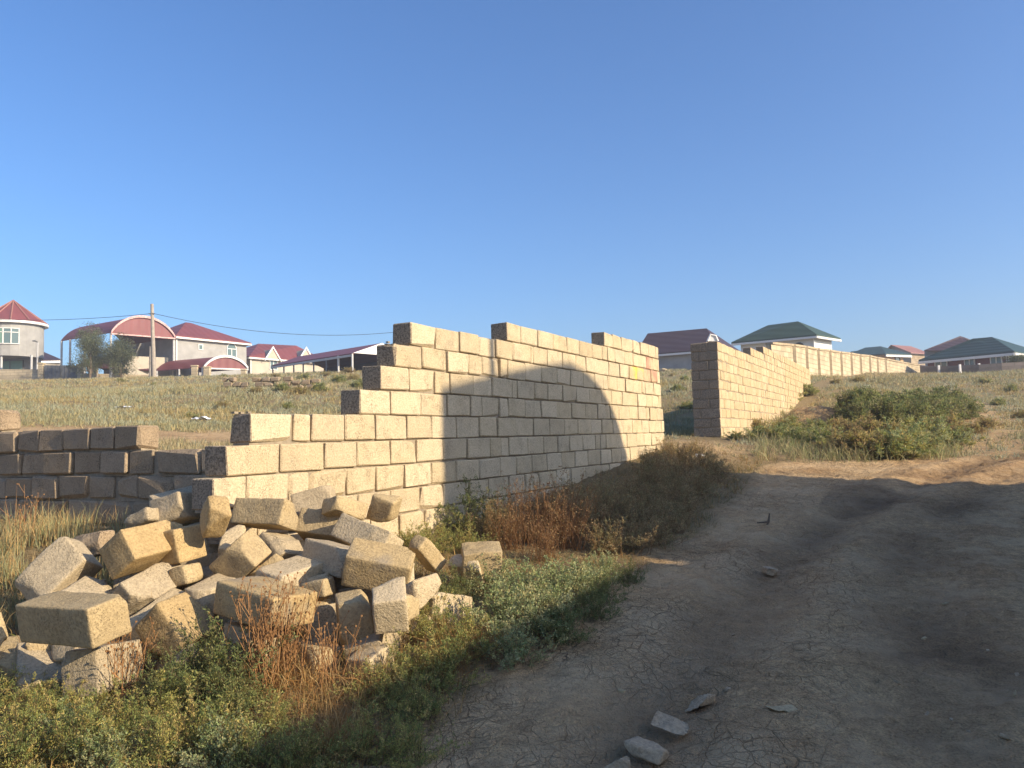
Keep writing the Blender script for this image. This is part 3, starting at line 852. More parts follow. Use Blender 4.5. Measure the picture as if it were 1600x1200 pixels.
# brown shed
def shed(name, label, eave_l, eave_r, ridge_l, ridge_r, back, roofm, posts, zl):
    root = empty(name, tuple(np.round([eave_l[0], eave_l[1], zl], 2)), label, 'shed')
    mb = MB(); mb.sheet([eave_l, eave_r, ridge_r, ridge_l], -UP * .1); mb.sheet([ridge_l, ridge_r, eave_r + back, eave_l + back], -UP * .1)
    mb.build('roof', roofm, root, origin=root.location)
    mb = MB(); wall_slab(mb, lerp(eave_l, eave_r, .01) + back * .8, lerp(eave_l, eave_r, .99) + back * .8, zl - .5, eave_l[2] - .05); mb.build('wall', M['block_tan'], root, origin=root.location)
    for t in posts:
        p = lerp(eave_l, eave_r, t) + back * .06
        mb = MB(); mb.tube([(p[0], p[1], zl - .5), (p[0], p[1], p[2] - .05)], .07, 6); mb.build('post', M['steel'], root, origin=root.location)
    return root
zs = gz(*at(190, 585, 74)[:2])
shed('shed', 'open shed with dark brown sloping roof behind the low cream wall', at(138, 572.5, 73.5), at(238, 578, 74.5), at(131, 559.5, 76), at(226, 563.5, 77), np.array([-.6, 4.5, 0]), M['roof_maroon'], (.02, .35, .7, .98), zs)

# ---- B: barrel canopy and grey house
def barrel(name, label, front, ends, backv, apex, roofm, cat, zl, posts, rim=M['white'], gable=True):
    """front: left and right springing points; apex height; backv: vector to the rear"""
    l, r_ = front
    root = empty(name, tuple(np.round([l[0], l[1], zl], 2)), label, cat)
    mid = (l + r_) / 2; rise = apex - mid[2]; m = 16
    half = np.linalg.norm(r_ - l) / 2
    # circular arc through springing points and apex
    Rr = (half ** 2 + rise ** 2) / (2 * rise); a0 = math.asin(min(1, half / Rr))
    ex = (r_ - l) / (2 * half)
    arc = []
    for i in range(m + 1):
        a = -a0 + 2 * a0 * i / m
        arc.append(mid + ex * Rr * math.sin(a) + UP * (Rr * math.cos(a) - Rr * math.cos(a0)))
    mb = MB()
    for p, q in zip(arc[:-1], arc[1:]): mb.sheet([p, q, q + backv, p + backv], -UP * .08)
    rf = mb.build('roof', roofm, root, origin=root.location)
    bn = backv / np.linalg.norm(backv)
    if gable:
        mb = MB(); mb.sheet([p - UP * .1 + bn * .05 for p in arc], bn * .08); mb.build('gable_sheet', roofm, root, origin=root.location)
    mb = MB()
    for p, q in zip(arc[:-1], arc[1:]): mb.box(p - bn * .12 - UP * .1, q - p, bn * .1, UP * .22)
    mb.box(l - bn * .12 - UP * .2, r_ - l, bn * .1, UP * .12)
    x = mb.build('rim', rim, None, origin=root.location); x.parent = rf; x.location = (0, 0, 0)
    for (t, d) in posts:
        p = lerp(l, r_, t) + backv * d
        mb = MB(); mb.tube([(p[0], p[1], zl - .5), (p[0], p[1], p[2] - .05)], .10, 8); mb.build('post', M['pale_steel'], root, origin=root.location)
    return root
M['rim'] = plain('red_white_scalloped_rim', (.66, .40, .37), .6, .5, 5.0)
l, r_ = at(173, 519, 71), at(273, 525.5, 75.2); r_[2] = l[2]
bk = at(95, 531, 75.6) - l; bk[2] = 0
zc = gz(*at(200, 585, 73)[:2])
CB = barrel('barrel_canopy', 'large open terrace canopy with red barrel roof and scalloped rim behind the utility pole', (l, r_), None, bk, at(215, 495, 73)[2], M['roof_red'], 'canopy', zc, ((0.01, .01), (.0, .5), (.0, .98), (.0, .8), (1, .02)), rim=M['rim'])
# terrace floor and inner wall
inner0, inner1 = at(213, 556, 78.2), at(271, 556, 78.8)
mb = MB(); wall_slab(mb, inner0, inner1, zc - .5, l[2] - .1, .25); mb.build('inner_wall', M['plaster'], CB, origin=CB.location)
tl, tr = at(196, 556, 73.6), at(272, 556.5, 76.2)
mb = MB(); wall_slab(mb, tl, tr, zc - .5, tl[2], .2); mb.build('parapet', M['plaster2'], CB, origin=CB.location)
eL, eR = at(273, 524.5, 75.4), at(385, 536, 82); eR[2] = eL[2]
fac = eR - eL; fd = fac / np.linalg.norm(fac); fn = np.array([fd[1], -fd[0], 0]); back = -fn * 8.0
HB = empty('grey_house', tuple(np.round([eL[0], eL[1], zc], 2)), 'grey plastered house with red hip roof and arched window beside the barrel canopy', 'house')
mb = MB(); mb.hexa([np.array([*p[:2], zc - .8]) for p in (eL, eR, eR + back, eL + back)] + [p - UP * .1 for p in (eL, eR, eR + back, eL + back)]); mb.build('wall', M['plaster'], HB, origin=HB.location)
ov = .35
E4 = [eL - fd * .1 + fn * ov, eR + fd * ov + fn * ov, eR + back + fd * ov - fn * ov, eL + back - fd * .1 - fn * ov]
ap = at(313, 505.5, 81); c0 = (eL + eR) / 2 + back / 2; ap = np.array([c0[0], c0[1], 0]) + 0 * ap; ap[2] = at(313, 506, 82)[2]
rf = hip_roof(E4, [ap - fd * .3, ap + fd * .3]).build('roof', M['roof_red'], HB, origin=HB.location)
mb = MB(); trim(mb, E4[0] - UP * .11, E4[1] - UP * .11); trim(mb, E4[1] - UP * .11, E4[2] - UP * .11); mb.build('gutter', M['white'], HB, origin=HB.location)
mb = MB(); q = eL + fn * .06 + fd * .15; mb.tube([(q[0], q[1], zc), (q[0], q[1], q[2] - .2)], .07, 6); mb.build('downpipe', M['white'], HB, origin=HB.location)
def on_face(px, py, o, n):
    d = ray(px, py); t = ((o - CP) @ n) / (d @ n); return CP + d * t
c = on_face(361.5, 552, eL, fn); window(HB, c + fn * .01, fd, fn, 1.15, .95, arch=True, bars=1)
c = on_face(313, 542.5, eL, fn); window(HB, c + fn * .01, fd, fn, .5, .55, bars=0)
mb = MB(); q = at(313, 525, 80.5); mb.tube([q, q + UP * .35], .03, 5); mb.tube([q + UP * .3 - fd * .25, q + UP * .42 + fd * .25], .05, 6); mb.build('antenna', M['steel'], HB, origin=HB.location)
# ---- barrel shed 2
l2, r2 = at(318, 573, 72.2), at(386.5, 578.5, 74.6); r2[2] = l2[2]
bk2 = at(243, 579, 74.5) - l2; bk2[2] = 0
z2 = gz(*at(350, 584, 73)[:2])
CS = barrel('barrel_shed', 'low shed with red barrel roof and white arched rim in front of the grey house', (l2, r2), None, bk2, at(353, 556.5, 73.2)[2], M['roof_red'], 'shed', z2, ((0, .02), (1, .02), (0, .5), (0, .97)))
mb = MB(); wall_slab(mb, l2 + bk2 * .05, r2 + bk2 * .05 , z2 - .6, l2[2] - .75, .2); mb.build('wall', M['steel'], CS, origin=CS.location)
pier(CS, 305, 573, 72.4, .5, M['block_cream']); pier(CS, 324, 575, 72.3, .5, M['block_cream']); pier(CS, 381, 579, 73.5, .4, M['block_cream'])

# ---- C: house with red hip roof and two gablets
eL, eR = at(391, 557, 84), at(507, 561, 92); eR[2] = eL[2]
fac = eR - eL; fd = fac / np.linalg.norm(fac); fn = np.array([fd[1], -fd[0], 0]); back = -fn * 9.0
zc2 = gz(*at(430, 584, 80)[:2])
HC = empty('gablet_house', tuple(np.round([eL[0], eL[1], zc2], 2)), 'cream plastered house with red hip roof and two small white edged gablets', 'house')
mb = MB(); mb.hexa([np.array([*p[:2], zc2 - 1]) for p in (eL, eR, eR + back, eL + back)] + [p - UP * .1 for p in (eL, eR, eR + back, eL + back)]); mb.build('wall', M['plaster2'], HC, origin=HC.location)
E4 = [eL - fd * ov + fn * ov, eR + fd * ov + fn * ov, eR + back + fd * ov - fn * ov, eL + back - fd * ov - fn * ov]
rz = at(430, 538, 90)[2]
R0 = to_h(404, 537, rz); R1 = to_h(463, 540, rz)
hip_roof(E4, [np.array([*R0[:2], rz]), np.array([*R1[:2], rz])]).build('roof', M['roof_red'], HC, origin=HC.location)
mb = MB(); trim(mb, E4[0] - UP * .11, E4[1] - UP * .11); trim(mb, E4[3] - UP * .11, E4[0] - UP * .11); mb.build('gutter', M['white'], HC, origin=HC.location)
mb = MB(); q = eL + fn * .06; mb.tube([(q[0], q[1], zc2), (q[0], q[1], q[2] - .2)], .08, 6); mb.build('downpipe', M['white'], HC, origin=HC.location)
for px in (426, 478):
    c = on_face(px, 561, eL + fn * .4, fn); w = .85; gtop = 1.05
    mb = MB(); mb.sheet([c - fd * w, c + fd * w, c + UP * gtop], -fn * 1.5); gb = mb.build('gablet', M['plaster2'], HC, origin=c)
    mb = MB()
    for s_ in (-1, 1):
        p0 = c + fd * w * 1.25 * s_ - UP * .3 + fn * .03; p1 = c + UP * (gtop + .12) + fn * .03; mb.sheet([p0, p1, p1 + UP * .24, p0 + UP * .24], fn * .1)
    x = mb.build('barge_board', M['white'], None, origin=c); x.parent = gb; x.location = (0, 0, 0)
c = on_face(427, 569, eL, fn); window(HC, c, fd, fn, 1.0, 1.3, bars=1)

# ---- D: long dark canopy with white gable
pA, pB = at(424, 571, 71), at(551, 551.5, 60)
eB = at(592, 560, 62)
zD = gz(*at(520, 578, 64)[:2])
CD = empty('long_canopy', tuple(np.round([pB[0], pB[1], zD], 2)), 'long low canopy with dark underside, thin posts and white gable end', 'canopy')
zE_ = pB[2]; pA = to_h(424, 571, zE_)
if pA[1] > 110 or pA[1] < 0: pA = at(424, 571, 74); pA[2] = zE_
dv = pB - pA; dv[2] = 0; dn = dv / np.linalg.norm(dv); sd = np.array([-dn[1], dn[0], 0]); 
if sd[0] < 0: sd = -sd
Wc = 5.5
rA, rB = pA + sd * Wc / 2 + UP * .95, pB + sd * Wc / 2 + UP * .95
mb = MB(); mb.sheet([pA, pB, rB, rA], -UP * .1); mb.sheet([rA, rB, pB + sd * Wc, pA + sd * Wc], -UP * .1); mb.build('roof', M['roof_red'], CD, origin=CD.location)
mb = MB(); mb.sheet([pB, pB + sd * Wc, rB], dn * .08); mb.build('gable', M['white'], CD, origin=CD.location)
mb = MB(); trim(mb, pA - UP * .1, pB - UP * .1); mb.build('gutter', M['pale_steel'], CD, origin=CD.location)
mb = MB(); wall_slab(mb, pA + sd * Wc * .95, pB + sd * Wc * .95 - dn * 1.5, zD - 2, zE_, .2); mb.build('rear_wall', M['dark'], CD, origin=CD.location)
for t in (.02, .17, .3, .42, .55, .7, .84, .995):
    p = lerp(pA, pB, t); mb = MB(); mb.tube([(p[0], p[1], gz(p[0], p[1]) - .8), (p[0], p[1], p[2] - .05)], .06 if t < .8 else .09, 6); mb.build('post', M['pale_steel'] if t > .8 else M['steel'], CD, origin=CD.location)
# red roof peeping over the long canopy
q0 = at(575, 546, 78); 
HZ = empty('red_roof_house', tuple(np.round([q0[0], q0[1], gz(q0[0], q0[1])], 2)), 'house mostly hidden behind the long canopy, only its red roof showing', 'house')
mb = MB(); a, b, c, d = at(560, 549, 78), at(650, 549, 78), at(640, 536, 82), at(603, 540, 82); mb.sheet([a, b, c, d], -UP * .1); mb.build('roof', M['roof_red'], HZ, origin=HZ.location)
mb = MB(); wall_slab(mb, at(566, 549, 78.5), at(645, 549, 78.5), HZ.location[2] - 1, a[2] - .1); mb.build('wall', M['plaster2'], HZ, origin=HZ.location)
mb = MB(); q = at(631, 516.5, 79); mb.tube([q, at(631, 545, 79.5)], .05, 6); mb.build('cable_mast', M['steel'], HZ, origin=HZ.location)
# roof between bay house and gate, brown
a, b, c, d = at(58, 563, 88), at(97, 562, 90), at(62, 547, 93), at(40, 547, 93)
HY = empty('brown_roof_house', tuple(np.round([a[0], a[1], gz(a[0], a[1])], 2)), 'low house with dark brown roof and cream fascia behind the grey gate', 'house')
mb = MB(); mb.sheet([a, b, c, d], -UP * .1); mb.build('roof', M['roof_brown'], HY, origin=HY.location)
mb = MB(); wall_slab(mb, a + np.array([.2, .4, 0]), b + np.array([-.2, .4, 0]), HY.location[2] - 1.5, a[2] - .1); mb.build('wall', M['plaster2'], HY, origin=HY.location)
mb = MB(); trim(mb, a - UP * .1, b - UP * .1, .15, .25); mb.build('fascia', M['white'], HY, origin=HY.location)

# ---- utility pole and cables
pb, pt = at(241, 586, 68), at(237.5, 475, 68)
UPO = empty('utility_pole', tuple(np.round([pb[0], pb[1], gz(pb[0], pb[1])], 2)), 'tall weathered utility pole standing before the barrel canopy', 'pole')
mb = MB(); mb.tube([pb - UP * .8, pt], [.2, .13], 10); mb.build('shaft', M['wood'], UPO, origin=UPO.location)
mb = MB(); q = lerp(pb, pt, .02) + np.array([-.33, 0, 0]); mb.tube([q - UP * .6, lerp(pb, pt, .40) + np.array([-.24, 0, 0])], [.13, .11], 8); mb.build('stub_post', M['wood'], UPO, origin=UPO.location)
ct = lerp(pb, pt, .86)
mb = MB(); mb.tube([ct + np.array([-.25, -.1, 0]), ct + np.array([.25, -.1, 0])], .05, 6); mb.build('crossarm', M['steel'], UPO, origin=UPO.location)
def cable(a, b, sag, label):
    mb = MB(); mb.tube([lerp(a, b, i / 24) - UP * sag * 4 * (i / 24) * (1 - i / 24) for i in range(25)], .022, 5)
    o = mb.build('power_cable', M['wire'], None, origin=a); tag(o, label, 'cable'); return o
cable(ct + np.array([-.2, -.1, 0]), at(-60, 497, 76), .35, 'thin black cable from the utility pole to the bay house')
cable(ct + np.array([.2, -.1, 0]), at(631, 517.5, 79), 1.0, 'thin black cable sagging from the utility pole across the sky to the long wall')

# ---- right side: E brown roofed house
zr = gz(*at(1060, 575, 70)[:2])
eN = at(1121, 545, 66); zE2 = eN[2]; eF = to_h(1000, 555, zE2)
fd = eN - eF; fd[2] = 0; Lf = np.linalg.norm(fd); fd /= Lf; fn = np.array([fd[1], -fd[0], 0]); back = -fn * 7
HE = empty('brown_roof_house', tuple(np.round([eN[0], eN[1], zr], 2)), 'grey house with dark brown hip roof seen over the gap between the two stone walls', 'house')
mb = MB(); mb.hexa([np.array([*p[:2], zr - 1]) for p in (eF, eN, eN + back, eF + back)] + [p - UP * .1 for p in (eF, eN, eN + back, eF + back)]); mb.build('wall', M['plaster'], HE, origin=HE.location)
E4 = [eF - fd * .4 + fn * .4, eN + fd * .4 + fn * .4, eN + back + fd * .4 - fn * .4, eF + back - fd * .4 - fn * .4]
rz = at(1103, 513, 69.5)[2]; Rn = to_h(1104, 513, rz); Rf = to_h(1012, 521, rz)
hip_roof(E4, [Rf, Rn]).build('roof', M['roof_brown'], HE, origin=HE.location)
mb = MB(); trim(mb, E4[0] - UP * .11, E4[1] - UP * .11); trim(mb, E4[1] - UP * .11, E4[2] - UP * .11); mb.build('gutter', M['white'], HE, origin=HE.location)
mb = MB(); A, B, C, D_ = at(1105.5, 533, 64), at(1110, 523, 64), at(1118, 525, 64), at(1121.5, 533, 64)
mb.tube([A, B, C, D_], .1, 6); mb.sheet([A, B, C, D_], np.array([0, .5, 0])); mb.build('porch_gable', M['white'], HE, origin=HE.location)
# ---- F green roofed white house
eC = at(1270, 524, 62); zF = eC[2]; eLf = to_h(1157, 534.5, zF); eRt = to_h(1299, 528.5, zF)
HF = empty('white_house', tuple(np.round([eC[0], eC[1], gz(eC[0], eC[1])], 2)), 'white sided house with green hip roof above the panelled stone fence', 'house')
e1 = eLf - eC; e2 = eRt - eC; zg = gz(eC[0], eC[1]) - 1
mb = MB(); f4 = [eLf, eC, eRt, eLf + e2]
mb.hexa([np.array([*p[:2], zg]) for p in f4] + [p - UP * .05 for p in f4]); mb.build('wall', M['white_wall'], HF, origin=HF.location)
n1, n2 = e1 / np.linalg.norm(e1), e2 / np.linalg.norm(e2)
E4 = [eLf + n1 * .5 - n2 * .5, eC - n1 * .5 - n2 * .5, eRt - n1 * .5 + n2 * .5, eLf + e2 + n1 * .5 + n2 * .5]
rz = at(1225, 504, 64.5)[2]; c0 = eC + e1 * .5 + e2 * .5
hip_roof(E4, [to_h(1200, 508, rz), to_h(1247, 502, rz)]).build('roof', M['roof_green'], HF, origin=HF.location)
mb = MB(); trim(mb, E4[0] - UP * .13, E4[1] - UP * .13); trim(mb, E4[1] - UP * .13, E4[2] - UP * .13); mb.build('gutter', M['white'], HF, origin=HF.location)
mb = MB(); q = eC - n1 * .06 - n2 * .06; mb.tube([(q[0], q[1], zg), (q[0], q[1], zF - .2)], .07, 6); mb.build('downpipe', M['white'], HF, origin=HF.location)
wn_ = np.array([-n1[1], n1[0], 0]); wn_ = wn_ if wn_[1] < 0 else -wn_
for px in (1213, 1249):
    c = on_face(px, 545 if px < 1230 else 541, eC, wn_); window(HF, c + wn_ * .02 - UP * .35, n1, wn_, .8, .5, arch=True, frame=M['steel'], pane=M['dark'])
# ---- G panelled stone fence climbing behind the second wall
GX = [(1205, 538, 36.0), (1240, 541, 38), (1259, 543.5, 40), (1277.5, 547, 42), (1296, 549, 44.2), (1313, 552, 46.6), (1329, 553.5, 49.2), (1343.5, 556, 52), (1358, 557, 54.6), (1370, 560, 57), (1383, 562, 60), (1437, 572, 69)]
G_, GP = fence_run(GX, 0, 'long cream stone fence divided into panels by thin pilasters, climbing behind the second wall', M['block_cream'])
for p in GP[1:-1]:
    zl = gz(p[0], p[1]) - .8; mb = MB(); mb.box((p[0] - .07, p[1] - .10, zl), (.14, 0, 0), (0, .09, 0), (0, 0, p[2] - zl + .1)); mb.build('pilaster', M['block_tan'], G_, origin=p)
for a, b in zip(GP[:-1], GP[1:]):
    mb = MB(); e = b - a; s_ = np.array([-e[1], e[0], 0]); s_ = s_ / np.linalg.norm(s_); mb.box(a + e * .03 + UP * .004 - s_ * .05, e * .94, s_ * .35, UP * .1); mb.build('coping', M['block_tan'], G_, origin=a)
# ---- H: two houses behind the fence
a = at(1381, 553, 86); zh = a[2]; b = to_h(1411, 554, zh); c_ = to_h(1340, 556, zh)
HH = empty('green_roof_house', tuple(np.round([a[0], a[1], gz(a[0], a[1])], 2)), 'peach walled house with dark green roof behind the stone fence', 'house')
e1, e2 = c_ - a, b - a
mb = MB(); mb.hexa([np.array([*p[:2], HH.location[2] - 1.5]) for p in (c_, a, b, c_ + e2)] + [p - UP * .05 for p in (c_, a, b, c_ + e2)]); mb.build('wall', M['peach'], HH, origin=HH.location)
n1, n2 = e1 / np.linalg.norm(e1), e2 / np.linalg.norm(e2)
E4 = [c_ + n1 * 1.2 - n2 * .5, a - n1 * .5 - n2 * .5, b - n1 * .5 + n2 * .5, c_ + e2 + n1 * 1.2 + n2 * .5]
rz = at(1365, 541, 89)[2]
hip_roof(E4, [to_h(1352, 543, rz), to_h(1376, 541, rz)]).build('roof', M['roof_teal'], HH, origin=HH.location)
mb = MB(); trim(mb, E4[1] - UP * .12, E4[2] - UP * .12, .15, .22); mb.build('gutter', M['white'], HH, origin=HH.location)
wn_ = np.array([n2[1], -n2[0], 0]); wn_ = wn_ if wn_[1] < 0 else -wn_
window(HH, on_face(1402, 562, a, wn_), n2, wn_, .8, 1.3, bars=0, frame=M['dark'])
mb = MB(); q = at(1328, 551, 92); mb.sheet([at(1321, 556, 90), at(1343, 556, 90), at(1340, 548, 93), at(1330, 549, 93)], -UP * .1); mb.build('porch_roof', M['roof_teal'], HH, origin=HH.location)
a = at(1423, 551.5, 95); zh = a[2]; b = to_h(1447, 553, zh); c_ = at(1381, 553, 99); c_[2] = zh
HI = empty('pink_roof_house', tuple(np.round([a[0], a[1], gz(a[0], a[1])], 2)), 'tall tan block house with faded red roof and dark gable wall behind the fence', 'house')
e1, e2 = c_ - a, b - a
mb = MB(); mb.hexa([np.array([*p[:2], HI.location[2] - 1.5]) for p in (c_, a, b, c_ + e2)] + [p - UP * .05 for p in (c_, a, b, c_ + e2)]); mb.build('wall', M['block_tan'], HI, origin=HI.location)
rd = at(1389, 538.5, 97.0); rz = rd[2]; n2 = e2 / np.linalg.norm(e2); n1 = e1 / np.linalg.norm(e1)
g0 = lerp(a, c_, .62); g0[2] = rz
mb = MB(); mb.sheet([a - n1 * .4 - n2 * .5, b - n1 * .4 + n2 * .5, g0 + e2 + n2 * .5, g0 - n2 * .5], -UP * .1); mb.sheet([g0 - n2 * .5, g0 + e2 + n2 * .5, c_ + e2 + n2 * .5 + n1 * .4, c_ - n2 * .5 + n1 * .4], -UP * .1); mb.build('roof', M['roof_pink'], HI, origin=HI.location)
mb = MB(); mb.sheet([a - UP * .05, c_ - UP * .05, g0 - UP * .05], e2 * .02); mb.build('gable', M['plaster'], HI, origin=HI.location)
# ---- I maroon house
eC = at(1577, 550, 60); zI = eC[2]; eL_ = to_h(1449, 562, zI); eR_ = to_h(1640, 559, zI)
HM = empty('maroon_house', tuple(np.round([eC[0], eC[1], gz(eC[0], eC[1])], 2)), 'maroon walled house with dark green tile roof and three white framed windows', 'house')
e1, e2 = eL_ - eC, eR_ - eC; zg = gz(eC[0], eC[1]) - 2
n1, n2 = e1 / np.linalg.norm(e1), e2 / np.linalg.norm(e2)
mb = MB(); wall_slab(mb, eL_, eC, zg, zI - .05, .3); mb.build('wall', M['maroon_wall'], HM, origin=HM.location)
mb = MB(); wall_slab(mb, eC + n2 * .02, eR_, zg, zI - .06, .3); mb.build('side_wall', M['plaster2'], HM, origin=HM.location)
E4 = [eL_ + n1 * .5 - n2 * .5, eC - n1 * .5 - n2 * .5, eR_ - n1 * .5 + n2 * .5, eL_ + e2 + n1 * .5 + n2 * .5]
rz = at(1548, 526.5, 63)[2]
hip_roof(E4, [to_h(1520, 529, rz), to_h(1550, 526.5, rz)]).build('roof', M['roof_teal'], HM, origin=HM.location)
mb = MB(); trim(mb, E4[0] - UP * .13, E4[1] - UP * .13, .15, .2); trim(mb, E4[1] - UP * .13, E4[2] - UP * .13, .15, .2); mb.build('gutter', M['white'], HM, origin=HM.location)
wn_ = np.array([-n1[1], n1[0], 0]); wn_ = wn_ if wn_[1] < 0 else -wn_
for (x, y, w, h) in ((1471, 570, 1.0, .6), (1515.5, 567, .8, .65), (1557, 563.5, .85, .85)):
    c = on_face(x, y, eC, wn_); window(HM, c + wn_ * .03, n1, wn_, w, h, bars=1)
for px in (1573, 1576.5):
    q = on_face(px, 555, eC, wn_) + wn_ * .08; mb = MB(); mb.tube([(q[0], q[1], zg + 1), (q[0], q[1], zI - .2)], .05, 6); mb.build('downpipe', M['white'], HM, origin=HM.location)
# second roof behind
a, b, c_, d = at(1444, 547, 70), at(1503, 534, 70), at(1499, 525, 73), at(1497, 525.3, 73.5)
HN = empty('brown_roof_house', tuple(np.round([a[0], a[1], gz(a[0], a[1])], 2)), 'house with brown roof rising behind the maroon house, grey side wall', 'house')
mb = MB(); mb.sheet([at(1444, 547, 70), at(1520, 548, 69), at(1507, 527, 72), at(1500, 525, 72)], -UP * .1); mb.sheet([at(1500, 525, 72), at(1507, 527, 72), at(1540, 540, 74), at(1530, 545, 76)], -UP * .1); mb.build('roof', M['roof_brown'], HN, origin=HN.location)
mb = MB(); p, q = at(1446, 548, 70.5), at(1500, 548, 70); wall_slab(mb, p, q, HN.location[2] - 2, p[2], .3); mb.build('wall', M['plaster'], HN, origin=HN.location)
# ---- J dark fence with white posts
FJ, PJ = fence_run([(1437, 570.5, 60), (1443, 572, 59), (1467, 572.5, 57.5), (1499, 571, 56), (1529, 569.5, 55), (1565, 567, 54.5), (1640, 563, 54)], 0, 'dark grey block fence with thin white posts in front of the maroon house', M['block_grey'])
for px, y in ((1466, 571), (1499, 569.5), (1529, 568)):
    p = at(px, y, 55.5 if px > 1490 else 57.2); mb = MB(); zl = gz(p[0], p[1]) - .8; mb.box((p[0] - .06, p[1] - .1, zl), (.13, 0, 0), (0, .13, 0), (0, 0, p[2] - zl)); mb.build('post', M['white'], FJ, origin=p)

# ------------------------------------------------------------------ unseen house right of the frame, shaped back from the big shadow it throws
TD = 10.5
M['cream_wall'] = plain('cream_bounce_wall', (.62, .55, .43), .9, .1, 1.0)  # light cream picked to bounce fill into the shaded wall and road
prof = [(690, 618), (735, 605), (790, 592), (845, 580), (890, 575), (918, 590), (938, 612), (953, 638), (964, 664), (972, 690), (980, 718)]
pts = [wall_pt(x, y) + SUN3 * TD for x, y in prof]
HS = empty('shadow_casting_house', tuple(np.round([pts[0][0], pts[0][1], gz(pts[0][0], pts[0][1])], 2)), 'unseen house across the dirt road, curved outline shaped to cast the wall shadow', 'house')
zb_ = HS.location[2] - .8
dep = SH * 6.5
face = [np.array([pts[0][0], pts[0][1], zb_])] + pts + [np.array([pts[-1][0], pts[-1][1], zb_])]
mb = MB(); mb.sheet(face, dep * .98); mb.build('wall', M['cream_wall'], HS, origin=HS.location)
mb = MB()
for p, q in zip(pts[:-1], pts[1:]): mb.sheet([p + UP * .02, q + UP * .02, q + dep + UP * .02, p + dep + UP * .02], UP * .05)
mb.build('roof', M['roof_brown'], HS, origin=HS.location)
low0 = pts[0]; zlow = 4.28
a = np.array([low0[0], low0[1], zb_]) ; b = a - WD * 15
mb = MB(); mb.box(b + WN * .02, WD * 15.6, WN * 6.0, UP * (zlow - zb_)); mb.build('wing', M['cream_wall'], HS, origin=HS.location)
mb = MB(); mb.box(b + UP * (zlow - zb_ + .003) - WD * .2, WD * 15.1, WN * 6.2, UP * .12); mb.build('wing_roof', M['roof_brown'], HS, origin=HS.location)
pc = wall_pt(770, 560) + SUN3 * TD + SH * .6
mb = MB(); mb.tube([(pc[0], pc[1], pts[1][2] - .6), (pc[0], pc[1], pc[2] + 1.6)], .055, 8); mb.build('flue_pipe', M['pale_steel'], HS, origin=HS.location)
for k in range(3):
    c = np.array([low0[0], low0[1], 2.0]) - WD * (3 + 4 * k) - WN * .02; window(HS, c, WD, -WN, 1.3, 1.3)
